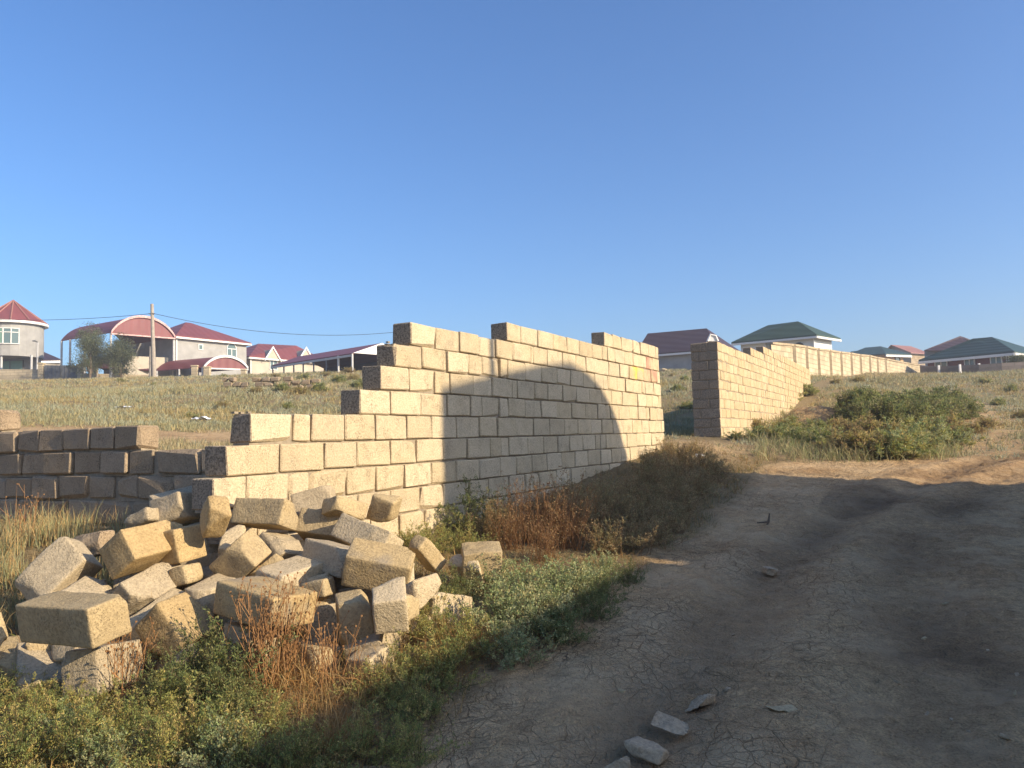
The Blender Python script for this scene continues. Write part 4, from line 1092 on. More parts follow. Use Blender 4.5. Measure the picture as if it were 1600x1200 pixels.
PILE = [
 ('B1', [-2.0127, 3.6866, 0.7494], [0.9069, -0.412, 0.0884, -0.4208, -0.8964, 0.1396, 0.0217, -0.1638, -0.9863], [0.487, 0.195, 0.179]),
 ('B2', [-2.508, 4.4328, 0.828], [0.6614, 0.7472, 0.0648, 0.2417, -0.2941, 0.9247, 0.71, -0.596, -0.3751], [0.36, 0.222, 0.19]),
 ('B3', [-2.0367, 4.4808, 0.9659], [-0.3489, 0.7595, -0.549, -0.9348, -0.3233, 0.1469, -0.0659, 0.5644, 0.8228], [0.429, 0.207, 0.184]),
 ('B4', [-1.9977, 4.422, 0.7469], [0.3787, 0.6576, -0.6513, 0.8823, -0.0441, 0.4685, 0.2794, -0.7521, -0.5969], [0.361, 0.174, 0.19]),
 ('B5', [-1.9559, 4.607, 0.9507], [0.4264, 0.1564, -0.8909, 0.9017, 0.0044, 0.4323, 0.0715, -0.9877, -0.1391], [0.2, 0.188, 0.3]),
 ('B6', [-2.1278, 5.0715, 1.1239], [0.915, -0.3436, 0.2115, -0.2996, -0.9297, -0.2143, 0.2703, 0.1327, -0.9536], [0.234, 0.207, 0.159]),
 ('B7', [-2.2091, 5.2987, 1.1147], [0.7316, 0.6704, -0.1241, 0.6612, -0.6533, 0.3688, 0.1662, -0.3519, -0.9212], [0.308, 0.186, 0.19]),
 ('B8', [-2.2974, 4.9663, 1.0759], [0.8992, 0.2968, 0.3214, -0.2514, -0.2509, 0.9348, 0.3581, -0.9214, -0.151], [0.199, 0.087, 0.12]),
 ('B9', [-1.793, 4.8339, 1.0941], [0.4686, 0.3693, 0.8026, -0.5726, -0.5649, 0.5942, 0.6728, -0.7379, -0.0533], [0.21, 0.165, 0.127]),
 ('B10', [-1.6127, 4.6142, 0.9379], [0.9783, 0.0768, -0.1927, 0.1707, -0.8257, 0.5376, -0.1178, -0.5588, -0.8209], [0.124, 0.221, 0.15]),
 ('B11', [-1.5591, 4.5841, 0.8699], [0.6519, -0.7158, 0.2503, 0.0726, 0.3876, 0.919, -0.7548, -0.5809, 0.3046], [0.185, 0.25, 0.189]),
 ('B12', [-1.564, 5.0701, 1.0795], [0.9395, -0.3172, -0.1294, -0.3416, -0.8951, -0.2865, -0.0249, 0.3134, -0.9493], [0.369, 0.181, 0.163]),
 ('B13', [-1.2061, 5.1511, 0.9788], [0.9716, -0.1191, -0.2044, -0.2007, -0.8723, -0.4458, -0.1252, 0.4742, -0.8715], [0.327, 0.183, 0.163]),
 ('B14', [-1.3506, 5.4508, 1.1128], [0.9645, 0.013, 0.2637, 0.0766, -0.9697, -0.2321, 0.2527, 0.2441, -0.9362], [0.265, 0.19, 0.162]),
 ('B15', [-1.0784, 5.1043, 1.0921], [0.6594, -0.0842, -0.7471, 0.6895, -0.3282, 0.6456, -0.2995, -0.9409, -0.1583], [0.248, 0.112, 0.15]),
 ('B16', [-0.8502, 5.264, 1.0818], [0.9024, -0.3611, -0.2352, -0.2831, -0.9082, 0.3083, -0.3249, -0.2116, -0.9218], [0.162, 0.14, 0.182]),
 ('B17', [-0.9012, 4.8939, 0.9338], [0.8241, -0.3616, -0.4359, -0.4995, -0.8269, -0.2583, -0.2671, 0.4306, -0.8621], [0.377, 0.191, 0.157]),
 ('B18', [-1.0446, 4.6489, 0.85], [0.8283, -0.1995, 0.5236, -0.5408, -0.0398, 0.8402, -0.1468, -0.9791, -0.1408], [0.329, 0.163, 0.189]),
 ('B19', [-0.7489, 4.4242, 0.8313], [0.9756, -0.2136, 0.0498, 0.0369, 0.3836, 0.9228, -0.2162, -0.8985, 0.3821], [0.354, 0.189, 0.19]),
 ('B19b', [-0.7224, 4.6762, 0.7481], [0.2832, 0.7793, -0.5591, 0.9022, -0.0188, 0.4309, 0.3252, -0.6264, -0.7084], [0.19, 0.158, 0.2]),
 ('B20', [-0.5749, 5.214, 0.7887], [-0.4291, 0.7432, 0.5134, -0.5745, -0.6631, 0.4797, 0.697, -0.0891, 0.7115], [0.256, 0.115, 0.105]),
 ('B21', [-0.5159, 4.382, 0.6847], [0.5317, 0.4587, -0.712, 0.8454, -0.2361, 0.4792, 0.0517, -0.8566, -0.5133], [0.201, 0.142, 0.17]),
 ('B21b', [-0.6083, 4.2197, 0.652], [0.3071, 0.0979, -0.9466, 0.9514, -0.0569, 0.3028, -0.0243, -0.9936, -0.1106], [0.15, 0.123, 0.15]),
 ('B22', [-0.8451, 4.2186, 0.597], [-0.0527, 0.965, -0.257, -0.1199, 0.2494, 0.961, 0.9914, 0.0814, 0.1025], [0.249, 0.168, 0.168]),
 ('B23', [-0.6385, 4.0767, 0.6933], [0.9871, -0.0029, -0.1598, 0.1461, 0.4212, 0.8951, 0.0648, -0.907, 0.4162], [0.168, 0.19, 0.19]),
 ('B24', [-0.763, 4.0865, 0.3991], [0.8584, -0.4779, 0.1862, -0.509, -0.8384, 0.1949, 0.0629, -0.2621, -0.963], [0.216, 0.176, 0.155]),
 ('B25', [-1.2725, 4.1171, 0.7171], [0.8439, -0.515, -0.1506, -0.5174, -0.8553, 0.0258, -0.1421, 0.0562, -0.9883], [0.412, 0.304, 0.162]),
 ('B26', [-1.2599, 4.5424, 0.7664], [-0.6567, 0.754, 0.0176, -0.7373, -0.6368, -0.2257, -0.1589, -0.1612, 0.974], [0.315, 0.213, 0.15]),
 ('B27', [-1.4189, 4.8442, 0.8892], [-0.4878, -0.4949, 0.7191, 0.4187, -0.8555, -0.3047, 0.766, 0.1524, 0.6245], [0.207, 0.192, 0.18]),
 ('B28', [-1.0769, 4.4211, 0.7243], [0.2851, 0.1124, -0.9519, 0.9579, -0.0676, 0.2789, -0.033, -0.9914, -0.127], [0.15, 0.097, 0.15]),
 ('B29', [-1.7204, 4.1332, 0.6009], [0.3163, 0.6122, -0.7247, 0.944, -0.1273, 0.3044, 0.0941, -0.7804, -0.6182], [0.274, 0.258, 0.2]),
 ('B30', [-1.3604, 4.15, 0.4983], [0.8563, -0.4925, -0.1555, -0.5045, -0.8621, -0.0478, -0.1105, 0.1194, -0.9867], [0.203, 0.211, 0.202]),
 ('B31', [-2.4297, 4.0434, 0.42], [-0.2701, 0.9115, 0.3101, -0.9282, -0.1609, -0.3355, -0.256, -0.3784, 0.8895], [0.196, 0.207, 0.15]),
 ('B32', [-1.9788, 3.9017, 0.4696], [0.9788, -0.1759, 0.1046, -0.1614, -0.9778, -0.1338, 0.1258, 0.1141, -0.9855], [0.183, 0.32, 0.21]),
 ('B33', [-2.6901, 3.9753, 0.5682], [0.1349, 0.4035, -0.905, 0.9866, -0.139, 0.0851, -0.0914, -0.9044, -0.4169], [0.2, 0.194, 0.3]),
 ('B35', [-2.2652, 4.2845, 0.7096], [0.0473, 0.9576, -0.2843, 0.9768, 0.0152, 0.2136, 0.2089, -0.2878, -0.9346], [0.259, 0.202, 0.15]),
 ('B36', [-2.5001, 4.7734, 0.9485], [0.3315, 0.1373, -0.9334, 0.9421, -0.1, 0.3199, -0.0494, -0.9855, -0.1625], [0.18, 0.133, 0.2]),
 ('B37', [-0.2277, 5.2294, 0.7359], [0.9909, 0.1123, -0.0742, 0.127, -0.9622, 0.241, -0.0443, -0.2482, -0.9677], [0.249, 0.188, 0.185]),
 ('B37b', [-0.313, 5.2223, 0.6818], [0.9444, -0.32, 0.0751, -0.3207, -0.9472, -0.0039, 0.0724, -0.0204, -0.9972], [0.215, 0.185, 0.174]),
 ('B38', [-1.659, 4.4195, 0.7009], [0.5266, 0.8501, 0.0058, 0.8163, -0.5075, 0.2759, 0.2374, -0.1405, -0.9612], [0.223, 0.151, 0.15]),
 ('B39', [-1.841, 4.4945, 0.8016], [0.3586, 0.2695, -0.8937, 0.9335, -0.1111, 0.3411, -0.0073, -0.9566, -0.2914], [0.14, 0.105, 0.15])]
# ------------------------------------------------------------------ rubble pile
def rough_block(name, L, W, H, seed, rad=.01, amp=.007, chips=2, cell=.022, chipsize=.05):
    r = np.random.default_rng(seed)
    nx, ny, nz = (max(5, int(round(q / cell)) + 2) for q in (L, W, H))
    AX = [np.concatenate([[-1], np.linspace(-1 + e, 1 - e, n - 1), [1]]) for n, e in ((q_, min(.45, rad * 2 / s_)) for q_, s_ in zip((nx, ny, nz), (L, W, H)))]
    idx, V = {}, []
    def vid(i, j, k):
        if (i, j, k) not in idx: idx[(i, j, k)] = len(V); V.append((AX[0][i], AX[1][j], AX[2][k]))
        return idx[(i, j, k)]
    F = []
    for i in range(nx):
        for j in range(ny):
            F.append((vid(i, j, 0), vid(i, j + 1, 0), vid(i + 1, j + 1, 0), vid(i + 1, j, 0))); F.append((vid(i, j, nz), vid(i + 1, j, nz), vid(i + 1, j + 1, nz), vid(i, j + 1, nz)))
    for i in range(nx):
        for k in range(nz):
            F.append((vid(i, 0, k), vid(i + 1, 0, k), vid(i + 1, 0, k + 1), vid(i, 0, k + 1))); F.append((vid(i, ny, k), vid(i, ny, k + 1), vid(i + 1, ny, k + 1), vid(i + 1, ny, k)))
    for j in range(ny):
        for k in range(nz):
            F.append((vid(0, j, k), vid(0, j, k + 1), vid(0, j + 1, k + 1), vid(0, j + 1, k))); F.append((vid(nx, j, k), vid(nx, j + 1, k), vid(nx, j + 1, k + 1), vid(nx, j, k + 1)))
    h = np.array([L, W, H]) / 2
    P = np.array(V) * h
    rr = min(rad, .4 * min(h))
    I = np.clip(P, -(h - rr), h - rr); D = P - I; n = np.linalg.norm(D, axis=1, keepdims=True)
    nrm = np.where(n > 1e-9, D / np.maximum(n, 1e-9), 0)
    P = np.where(n > 1e-9, I + nrm * rr, P)
    sk = r.normal(0, .035, 3)                                   # blocks are never quite square
    P[:, 0] += sk[0] * P[:, 1] + sk[1] * P[:, 2]; P[:, 1] += sk[2] * P[:, 2]
    for _ in range(chips):
        d = np.array([r.choice([-1, 1]), r.choice([-1, 1]), r.choice([-1, 1])]) * h + r.normal(0, .03, 3)
        nn = d / h ** 1.0 / 3 ** .5 + r.normal(0, .35, 3); nn /= np.linalg.norm(nn)
        off = (np.abs(nn) * h).sum() - r.uniform(.25, 1.0) * chipsize * 1.6
        e = P @ nn - off + .012 * fbm(P * 24 + seed, 3, seed)
        P = P - np.maximum(e, 0)[:, None] * nn
    out = P / (np.linalg.norm(P / h, axis=1, keepdims=True) * h + 1e-9); out /= np.linalg.norm(out, axis=1, keepdims=True) + 1e-9
    P = P + out * (amp * fbm(P * 14 + seed * 3.1, 4, seed) + amp * .8 * fbm(P * 5 + seed * 1.7, 2, seed + 9))[:, None]
    me = fast_mesh(name, P, np.array(F, np.int32), smooth=True)
    return me

BL = {
 'B1': ('lime_tan', 'large tan block with saw marks on its shaded long side, set across two others'),
 'B2': ('lime_pale', 'long pale slab sloping up out of the dry grass at the end of the pile'),
 'B3': ('lime_orange', 'ochre block crossed by a soft band of shade, resting on the smooth grey one'),
 'B4': ('lime_grey', 'smooth grey block lying tilted under the ochre one'),
 'B5': ('lime_orange', 'ochre block standing upright behind the shade banded ochre block'),
 'B6': ('lime_grey', 'whitish grey block with rounded edges on top of the pile by the dark wall'),
 'B7': ('lime_grey', 'pale topped grey block behind the whitish one, touching the dark wall'),
 'B8': ('lime_grey', 'small broken grey block wedged against the dark wall'),
 'B9': ('lime_orange', 'rounded ochre stone with a dark lower side next to the whitish grey block'),
 'B10': ('lime_pale', 'bright pale piece standing behind the tan wedge'),
 'B11': ('lime_tan', 'tan wedge shaped block with a pointed top in the middle of the pile'),
 'B12': ('lime_tan', 'brown fronted long block high on the pile against the end of the cream wall'),
 'B13': ('lime_tan', 'long tan block with a bright ochre broken end near the pile top'),
 'B14': ('lime_grey', 'grey block tilted on the very top of the pile before the cream wall'),
 'B15': ('lime_tan', 'half hidden tan block between the top grey block and the upright cube'),
 'B16': ('lime_tan', 'nearly cubic tan block tipped on its edge before the cream wall'),
 'B17': ('lime_pale', 'long speckled pitted block sliding down below the cube'),
 'B18': ('lime_grey', 'grey speckled block lying under the long block with the ochre end'),
 'B19': ('lime_patch', 'wide tan block with dark grey mortar stains on its side'),
 'B19b': ('lime_pale', 'pale chunk behind the block with dark grey mortar stains'),
 'B20': ('lime_tan', 'narrow tan slab leaning outward at the grassy end of the pile'),
 'B21': ('lime_pale', 'broken pale boulder with rough facets at the weedy foot of the pile'),
 'B21b': ('lime_tan', 'small dark sided lump under the broken pale boulder'),
 'B22': ('lime_tan', 'tan block standing on end at the front of the pile'),
 'B23': ('lime_pale', 'squarish pale block with a broken lower edge beside the upended one'),
 'B24': ('lime_pale', 'bright white block half sunk in the weeds under the upended one'),
 'B25': ('lime_patch', 'big dark faced block smeared with grey mortar in the pile front'),
 'B26': ('lime_pale', 'flat topped pale block behind the dark faced mortar edged one'),
 'B27': ('lime_grey', 'grey block turned corner up like a little pyramid'),
 'B28': ('lime_tan', 'small tan piece stuck between the flat topped and the upended block'),
 'B29': ('lime_orange', 'ochre boulder with dark stains rising out of the dark green weed'),
 'B30': ('lime_pale', 'pale block under the dark faced one behind the dry brown stems'),
 'B31': ('lime_tan', 'low tan block at the front corner of the pile, half in weeds'),
 'B32': ('lime_grey', 'upright grey pitted block carrying the large saw marked one'),
 'B33': ('lime_tan', 'brown block at the outer end of the pile below the pale slab'),
 'B35': ('lime_pale', 'rough white flat stone under the ochre block, half shaded'),
 'B36': ('lime_old', 'dark brown block in the shade between the dry grass and the ochre block'),
 'B37': ('lime_tan', 'tan slab lying apart from the pile among weeds near the long wall'),
 'B37b': ('lime_pale', 'pale rough stone leaning on the slab that lies apart in the weeds'),
 'B38': ('lime_pale', 'bright flat stone showing below the tan wedge'),
 'B39': ('lime_tan', 'small tan stone beside the smooth grey block'),
}
GRP = 'loose stone blocks in the rubble pile'
M['patch'] = plain('grey_mortar_patch', (.33, .30, .25), .95, .35, 18.0, bump=.012)
for i, (nm, T, R, S) in enumerate(PILE):
    kk = {'B9': .93, 'B12': .97, 'B10': 1.04, 'B14': .97}.get(nm, 1)            # keep clear of the wall behind
    T = [T[0] * kk, T[1] * kk, EYE + (T[2] - EYE) * kk]; S = [q * kk for q in S]
    m, lab = BL[nm]
    broken = min(S) < .15 or nm in ('B9', 'B21', 'B29', 'B37b')
    me = rough_block('stone_block', *S, seed=40 + i, rad=.012 if broken else .008, chips=4 if broken else 2, amp=.009 if broken else .0055, chipsize=.30 * min(S) if broken else .04)
    me.materials.append(M[m])
    o = bpy.data.objects.new('stone_block', me); link(o)
    o.matrix_world = Matrix(((R[0], R[1], R[2], T[0]), (R[3], R[4], R[5], T[1]), (R[6], R[7], R[8], T[2]), (0, 0, 0, 1)))
    tag(o, lab, 'stone block', GRP)

# filling of the heap under the stones that show
r = np.random.default_rng(77)
for (x, y, z) in ((-2.15, 4.15, .48), (-1.75, 4.45, .55), (-1.45, 4.4, .52), (-1.3, 4.75, .62), (-1.0, 4.5, .55), (-.85, 4.65, .6), (-1.6, 4.9, .75), (-1.35, 5.05, .8), (-1.05, 5.0, .75), (-1.95, 4.9, .75), (-.65, 4.55, .5), (-2.2, 4.55, .6), (-1.1, 4.25, .4), (-1.6, 4.15, .42), (-2.4, 4.25, .5), (-1.95, 5.15, .9), (-1.15, 5.3, .9), (-.8, 5.0, .7), (-2.3, 5.1, .8), (-.45, 4.7, .55), (-2.15, 4.7, .78), (-1.75, 4.7, .72), (-1.2, 4.55, .66), (-1.0, 4.75, .74), (-1.85, 4.25, .6), (-2.45, 4.45, .66), (-.75, 4.3, .48), (-1.45, 4.65, .7), (-2.35, 4.0, .42), (-2.6, 4.2, .45)):
    me = rough_block('stone_block', .38, .2, .2, int(r.integers(1e6)), chips=3); me.materials.append(M[r.choice(['lime_tan', 'lime_grey', 'lime_pale'])])
    o = bpy.data.objects.new('stone_block', me); link(o); o.location = (x, y, z - .02); o.rotation_euler = (r.normal(0, .25), r.normal(0, .25), r.uniform(0, 3.14))
    tag(o, 'block deep inside the rubble pile, only dark glimpses between other stones', 'stone block', 'blocks buried inside the rubble pile')

# ------------------------------------------------------------------ loose stones on the road
def ground_hit(px, py, y0=2.0, y1=120.0):
    d = ray(px, py); d = d / d[1]
    Ys = np.geomspace(y0, y1, 500)
    zz = CP[2] + d[2] * Ys; gg = ground(d[0] * Ys, Ys)
    k = np.argmax(gg >= zz)
    if gg[k] < zz[k]: k = len(Ys) - 1
    Y = Ys[k]; return np.array([d[0] * Y, Y, gg[k]])

def stone(px, py, S, label, m='rock', group=None, name='stone', sink=.35, chips=4, rz=None):
    p = ground_hit(px, py); sd = int(px * 7 + py)
    me = rough_block(name, *S, seed=sd, rad=min(S) * .45, chips=chips, amp=.008 * min(1, S[0] / .15), cell=max(.008, S[0] / 14), chipsize=S[0] * .35); me.materials.append(M[m])
    o = bpy.data.objects.new(name, me); link(o); o.location = (p[0], p[1], p[2] + S[2] * (.5 - sink)); o.rotation_euler = (.1, -.08, rz if rz is not None else (px * .37) % 3)
    return tag(o, label, 'stone', group)
stone(1080, 1100, (.20, .12, .05), 'flat grey stone sunk in the edge of the wheel rut')
stone(1045, 1140, (.15, .10, .06), 'pale cream stone with a bright chipped corner beside the rut')
stone(1012, 1178, (.16, .11, .05), 'rounded grey stone next to the bright chipped one in the rut')
stone(960, 1205, (.16, .12, .07), 'grey stone at the foot of the row in the wheel rut')
stone(1222, 1122, (.13, .07, .05), 'small tan brick fragment lying alone on the road', m='lime_tan', sink=.25, chips=2, rz=.15)
stone(1205, 895, (.12, .08, .05), 'small pale stone by the cracked mud of the road edge')
r = np.random.default_rng(5)
for k in range(34):
    px, py = r.uniform(860, 1590), r.uniform(800, 1195)
    p = ground_hit(px, py)
    if sdist(p[0], p[1]) < 1.9: continue
    s = r.uniform(.010, .026)
    stone(px, py, (s * 1.5, s, s * .7), 'pebble lying loose on the bare dirt road', group='pebbles on the road', name='pebble', sink=.3, m=['rock', 'rock', 'lime_tan'][int(r.integers(3))], chips=2)
for k, (px, py, s) in enumerate(((500, 1022, .09), (488, 1030, .07), (512, 1030, .06), (475, 1045, .08), (650, 992, .13), (630, 1002, .08))):
    stone(px, py, (s * 1.4, s, s * .8), 'crumbled grey rubble scrap at the foot of the pile', group='rubble scraps at the foot of the pile', name='rubble_scrap', m='lime_grey' if k < 4 else 'lime_pale', sink=.1)
# stones by the brown roofed house and at the end of the ruined footing
for (px, py, Y, s, lab) in ((1036, 572, 62, .5, 'pale broken block lying by the brown roofed house behind the gap'), (1042, 573, 62, .4, 'small pale rubble stone by the brown roofed house behind the gap'), (507, 601, 32.6, .35, 'tilted pale block at the end of the ruined footing'), (512, 606, 32.0, .25, 'small tan stone fallen below the end of the ruined footing'), (538, 607, 30.5, .28, 'tan stone in the grass between the ruined footing and the long wall')):
    p = at(px, py, Y); me = rough_block('stone', s, s * .6, s * .6, int(px), rad=.05, chips=4, cell=.05, chipsize=.12); me.materials.append(M['lime_pale'])
    o = bpy.data.objects.new('stone', me); link(o); o.location = (p[0], p[1], gz(p[0], p[1]) + s * .2); o.rotation_euler = (.3, .4, px); tag(o, lab, 'stone')

# ------------------------------------------------------------------ plants
def rnd_dirs(r, n, tilt_lo, tilt_hi):
    az = r.uniform(0, 2 * np.pi, n); t = r.uniform(tilt_lo, tilt_hi, n)
    return np.stack([np.sin(t) * np.cos(az), np.sin(t) * np.sin(az), np.cos(t)], -1)

def leaves_mesh(name, base, d, ln, w, cols, r):
    """diamond leaves: base points, directions, lengths, widths"""
    n = len(base)
    up = r.normal(size=(n, 3)); s = np.cross(d, up); s /= np.linalg.norm(s, axis=1, keepdims=True) + 1e-9
    b2 = np.cross(d, s)
    mid = base + d * (ln * .5)[:, None] + b2 * (ln * .12)[:, None]
    V = np.stack([base, mid + s * (w / 2)[:, None], base + d * ln[:, None], mid - s * (w / 2)[:, None]], 1).reshape(-1, 3)
    i = np.arange(n)[:, None] * 4
    F = np.concatenate([i + np.array([[0, 1, 2]]), i + np.array([[0, 2, 3]])])
    return V, F, np.repeat(cols, 4, axis=0)

def shrub(seed, stems, h, spread, twigs, lvs, leaf, wid, pal, droop=.25, stemcol=(.2, .15, .08), stemr=.0022, up=.6):
    r = np.random.default_rng(seed)
    D = rnd_dirs(r, stems, 0, spread); L = h * r.uniform(.55, 1.08, stems) * (1 - .25 * (np.arccos(D[:, 2]) / max(spread, .01)) ** 2)
    B0 = np.concatenate([r.normal(0, .05 * h / .4, (stems, 2)), np.zeros((stems, 1)) - .02], 1)
    side = rnd_dirs(r, stems, 1.2, 1.7)
    def pos(k, s): return B0[k] + D[k] * (L[k] * s)[:, None] + side[k] * (L[k] * .18 * s ** 2)[:, None] - np.array([0, 0, 1.0]) * (L[k] * droop * s ** 2.2 * (1 - D[k][:, 2] * .6))[:, None]
    # stems as thin crossed ribbons
    SV, SF = [], []
    seg = 5
    ss = np.linspace(0, 1, seg + 1)
    k = np.repeat(np.arange(stems), seg + 1); P = pos(k, np.tile(ss, stems)).reshape(stems, seg + 1, 3)
    wv = np.array([1 - .75 * q for q in ss]) * stemr
    sd = np.cross(D, [0, 0, 1.0]) + 1e-6; sd /= np.linalg.norm(sd, axis=1, keepdims=True); s2 = np.cross(D, sd)
    V = []
    for q in (sd, s2): V.append(np.stack([P - q[:, None, :] * wv[None, :, None], P + q[:, None, :] * wv[None, :, None]], 2))
    V = np.stack(V, 1).reshape(-1, 3)
    b = (np.arange(stems * 2) * (seg + 1) * 2)[:, None] + (np.arange(seg) * 2)[None, :]
    b = b.reshape(-1, 1); SFq = b + np.array([[0, 1, 3, 2]])
    sc = np.tile(np.array(stemcol), (len(V), 1)) * r.uniform(.8, 1.2, (len(V), 1))
    # twigs and leaves
    nt = stems * twigs
    kt = np.repeat(np.arange(stems), twigs); st = r.uniform(.18, 1, nt) ** .8
    tp = pos(kt, st); td = D[kt] * up + rnd_dirs(r, nt, 0, 2.0) * .9; td /= np.linalg.norm(td, axis=1, keepdims=True)
    tl = h * r.uniform(.10, .26, nt) * (1.15 - .6 * st)
    nl = nt * lvs
    kl = np.repeat(np.arange(nt), lvs); sl_ = r.uniform(.1, 1, nl)
    lp = tp[kl] + td[kl] * (tl[kl] * sl_)[:, None] + r.normal(0, .004 * h / .4, (nl, 3))
    ld = td[kl] * .7 + rnd_dirs(r, nl, 0, 2.6) * .9; ld /= np.linalg.norm(ld, axis=1, keepdims=True)
    pal = np.array(pal); pick = r.integers(0, len(pal), stems)[kt][kl]; alt = r.integers(0, len(pal), nl)
    pick = np.where(r.random(nl) < .35, alt, pick)
    cols = pal[pick] * r.uniform(.7, 1.3, (nl, 1))
    LV, LF, LC_ = leaves_mesh('', lp, ld, leaf * r.uniform(.6, 1.3, nl), wid * r.uniform(.7, 1.3, nl), cols, r)
    lm = fast_mesh('foliage', LV, LF, LC_); lm.materials.append(M['leaf'])
    # twig lines as slim triangles
    tw = np.cross(td, [0.3, .1, 1.0]); tw /= np.linalg.norm(tw, axis=1, keepdims=True)
    TV = np.stack([tp - tw * stemr * .6, tp + tw * stemr * .6, tp + td * tl[:, None]], 1).reshape(-1, 3)
    TF = np.arange(nt * 3).reshape(-1, 3) + len(V)
    sm = fast_mesh('stems', np.concatenate([V, TV]), [SFq, TF], np.concatenate([sc, np.tile(np.array(stemcol), (len(TV), 1))])); sm.materials.append(M['leaf'])
    return lm, sm

GREEN = [(0.338, 0.358, 0.115), (0.254, 0.296, 0.101), (0.439, 0.404, 0.121), (0.557, 0.435, 0.162)]
BLUE = [(0.353, 0.393, 0.191), (0.448, 0.456, 0.246), (0.272, 0.33, 0.137), (0.544, 0.487, 0.232)]
DARK = [(0.172, 0.207, 0.075), (0.216, 0.248, 0.094), (0.287, 0.275, 0.106)]
DRYG = [(0.427, 0.341, 0.163), (0.495, 0.355, 0.175), (0.317, 0.289, 0.138), (0.358, 0.249, 0.125)]
RUST = [(0.338, 0.202, 0.1), (0.27, 0.155, 0.075), (0.405, 0.285, 0.138)]
SH_ = {
 'green': [shrub(s, 46, .40, 1.15, 11, 9, .017, .0055, GREEN) for s in (1, 2, 3)],
 'blue': [shrub(s, 40, .40, 1.1, 10, 10, .016, .0085, BLUE) for s in (4, 5)],
 'dark': [shrub(s, 46, .42, 1.15, 11, 9, .017, .006, DARK) for s in (6, 7)],
 'dryg': [shrub(s, 52, .42, 1.0, 10, 8, .016, .005, DRYG, stemcol=(.26, .17, .09)) for s in (8, 9)],
 'rust': [shrub(s, 60, .45, .6, 6, 3, .013, .006, RUST, stemcol=(.30, .17, .08), up=1.2, droop=.12) for s in (10, 11)],
 'far': [shrub(s, 70, .45, 1.15, 11, 9, .042, .009, BLUE + GREEN, stemr=.003) for s in (12, 13)],
 'fard': [shrub(s, 90, .45, .95, 11, 8, .042, .008, DARK + DRYG[2:3] + GREEN[:1], stemr=.003) for s in (14, 15)],
 'fary': [shrub(s, 80, .45, 1.0, 10, 8, .042, .007, DRYG + GREEN[2:], stemr=.003, stemcol=(.28, .2, .1)) for s in (16, 17)],
}
r = np.random.default_rng(21)
PLANTS = []
KINDNAME = {'green': 'feathery green weed bush', 'blue': 'silvery small leaved weed bush', 'dark': 'dark green weed bush', 'dryg': 'half dry olive weed bush', 'rust': 'rusty brown dry weed',
            'far': 'grey green weed bush', 'fary': 'yellowish half dry weed bush', 'fard': 'tall dark olive bush'}
def plant(px, py, h, kind, label, group, wide=1.0, hit=None):
    p = ground_hit(px, py) if hit is None else hit
    v = SH_[kind][int(r.integers(len(SH_[kind])))]
    o = empty('weed_bush', (p[0], p[1], p[2] - .01), label, 'weed', group)
    PLANTS.append((o, KINDNAME[kind]))
    k = h / .40
    for me, nm in zip(v, ('foliage', 'stems')):
        c = bpy.data.objects.new(nm, me); link(c, o)
    o.scale = (k * wide * r.uniform(.95, 1.15), k * wide * r.uniform(.95, 1.15), k); o.rotation_euler = (r.normal(0, .06), r.normal(0, .06), r.uniform(0, 6.28))
    return o
LF1, G1 = 'feathery green weed bush in the foreground before the stone pile', 'green weeds before the stone pile'
for px, py, h, k in ((-20, 1120, .26, 'green'), (45, 1140, .24, 'green'), (100, 1120, .18, 'green'), (20, 1210, .34, 'green'), (120, 1200, .34, 'green'), (190, 1160, .26, 'green'), (250, 1130, .26, 'green'), (310, 1180, .32, 'green'), (240, 1215, .30, 'green'), (395, 1215, .30, 'green'), (60, 1095, .14, 'green'), (160, 1110, .13, 'green'), (480, 1215, .26, 'green'), (430, 1150, .20, 'green')):
    plant(px, py, h, k, LF1, G1)
for px, py, h in ((300, 1085, .34), (345, 1100, .40), (275, 1110, .28), (370, 1130, .26)):
    plant(px, py, h, 'dark', 'dark green weed bush growing up against the ochre boulder', 'dark weeds by the ochre boulder')
for px, py, h in ((95, 1180, .26), (350, 1205, .30), (165, 1220, .26)):
    plant(px, py, h, 'blue', 'silvery small leaved weed among the feathery green bushes', 'silvery weeds in the foreground')
for px, py, h, k in ((640, 1085, .28, 'green'), (690, 1070, .32, 'green'), (600, 1110, .26, 'green'), (725, 1030, .32, 'green'), (660, 1130, .26, 'green'), (570, 1190, .26, 'green'), (640, 1200, .26, 'green'), (680, 1000, .28, 'green')):
    plant(px, py, h, k, 'feathery green weed between the stone pile and the dirt road', 'green weeds between pile and road')
for px, py, h in ((690, 965, .26), (715, 945, .24), (655, 985, .2)):
    plant(px, py, h, 'dark', 'small dark weed in the shade of the broken pale boulder', 'dark weeds by the broken boulder')
for px, py, h in ((790, 985, .40), (835, 965, .42), (880, 945, .38), (800, 1040, .30), (850, 1000, .34), (920, 930, .32), (770, 930, .34), (945, 905, .26)):
    plant(px, py, h, 'blue', 'pale silvery leafy weed bush at the edge of the dirt road', 'silvery weeds at the road edge')
for px, py, h in ((875, 1005, .27), (920, 975, .28), (945, 945, .26), (985, 915, .2)):
    plant(px, py, h, 'dark', 'dark green weed bush on the shaded road edge', 'dark weeds at the road edge')
for px, py, h, k in ((660, 868, .30, 'green'), (700, 862, .28, 'green'), (735, 868, .26, 'green'), (640, 860, .22, 'green')):
    plant(px, py, h, k, 'low green weed at the sunlit foot of the long wall behind the pile', 'low weeds at the sunlit wall foot')
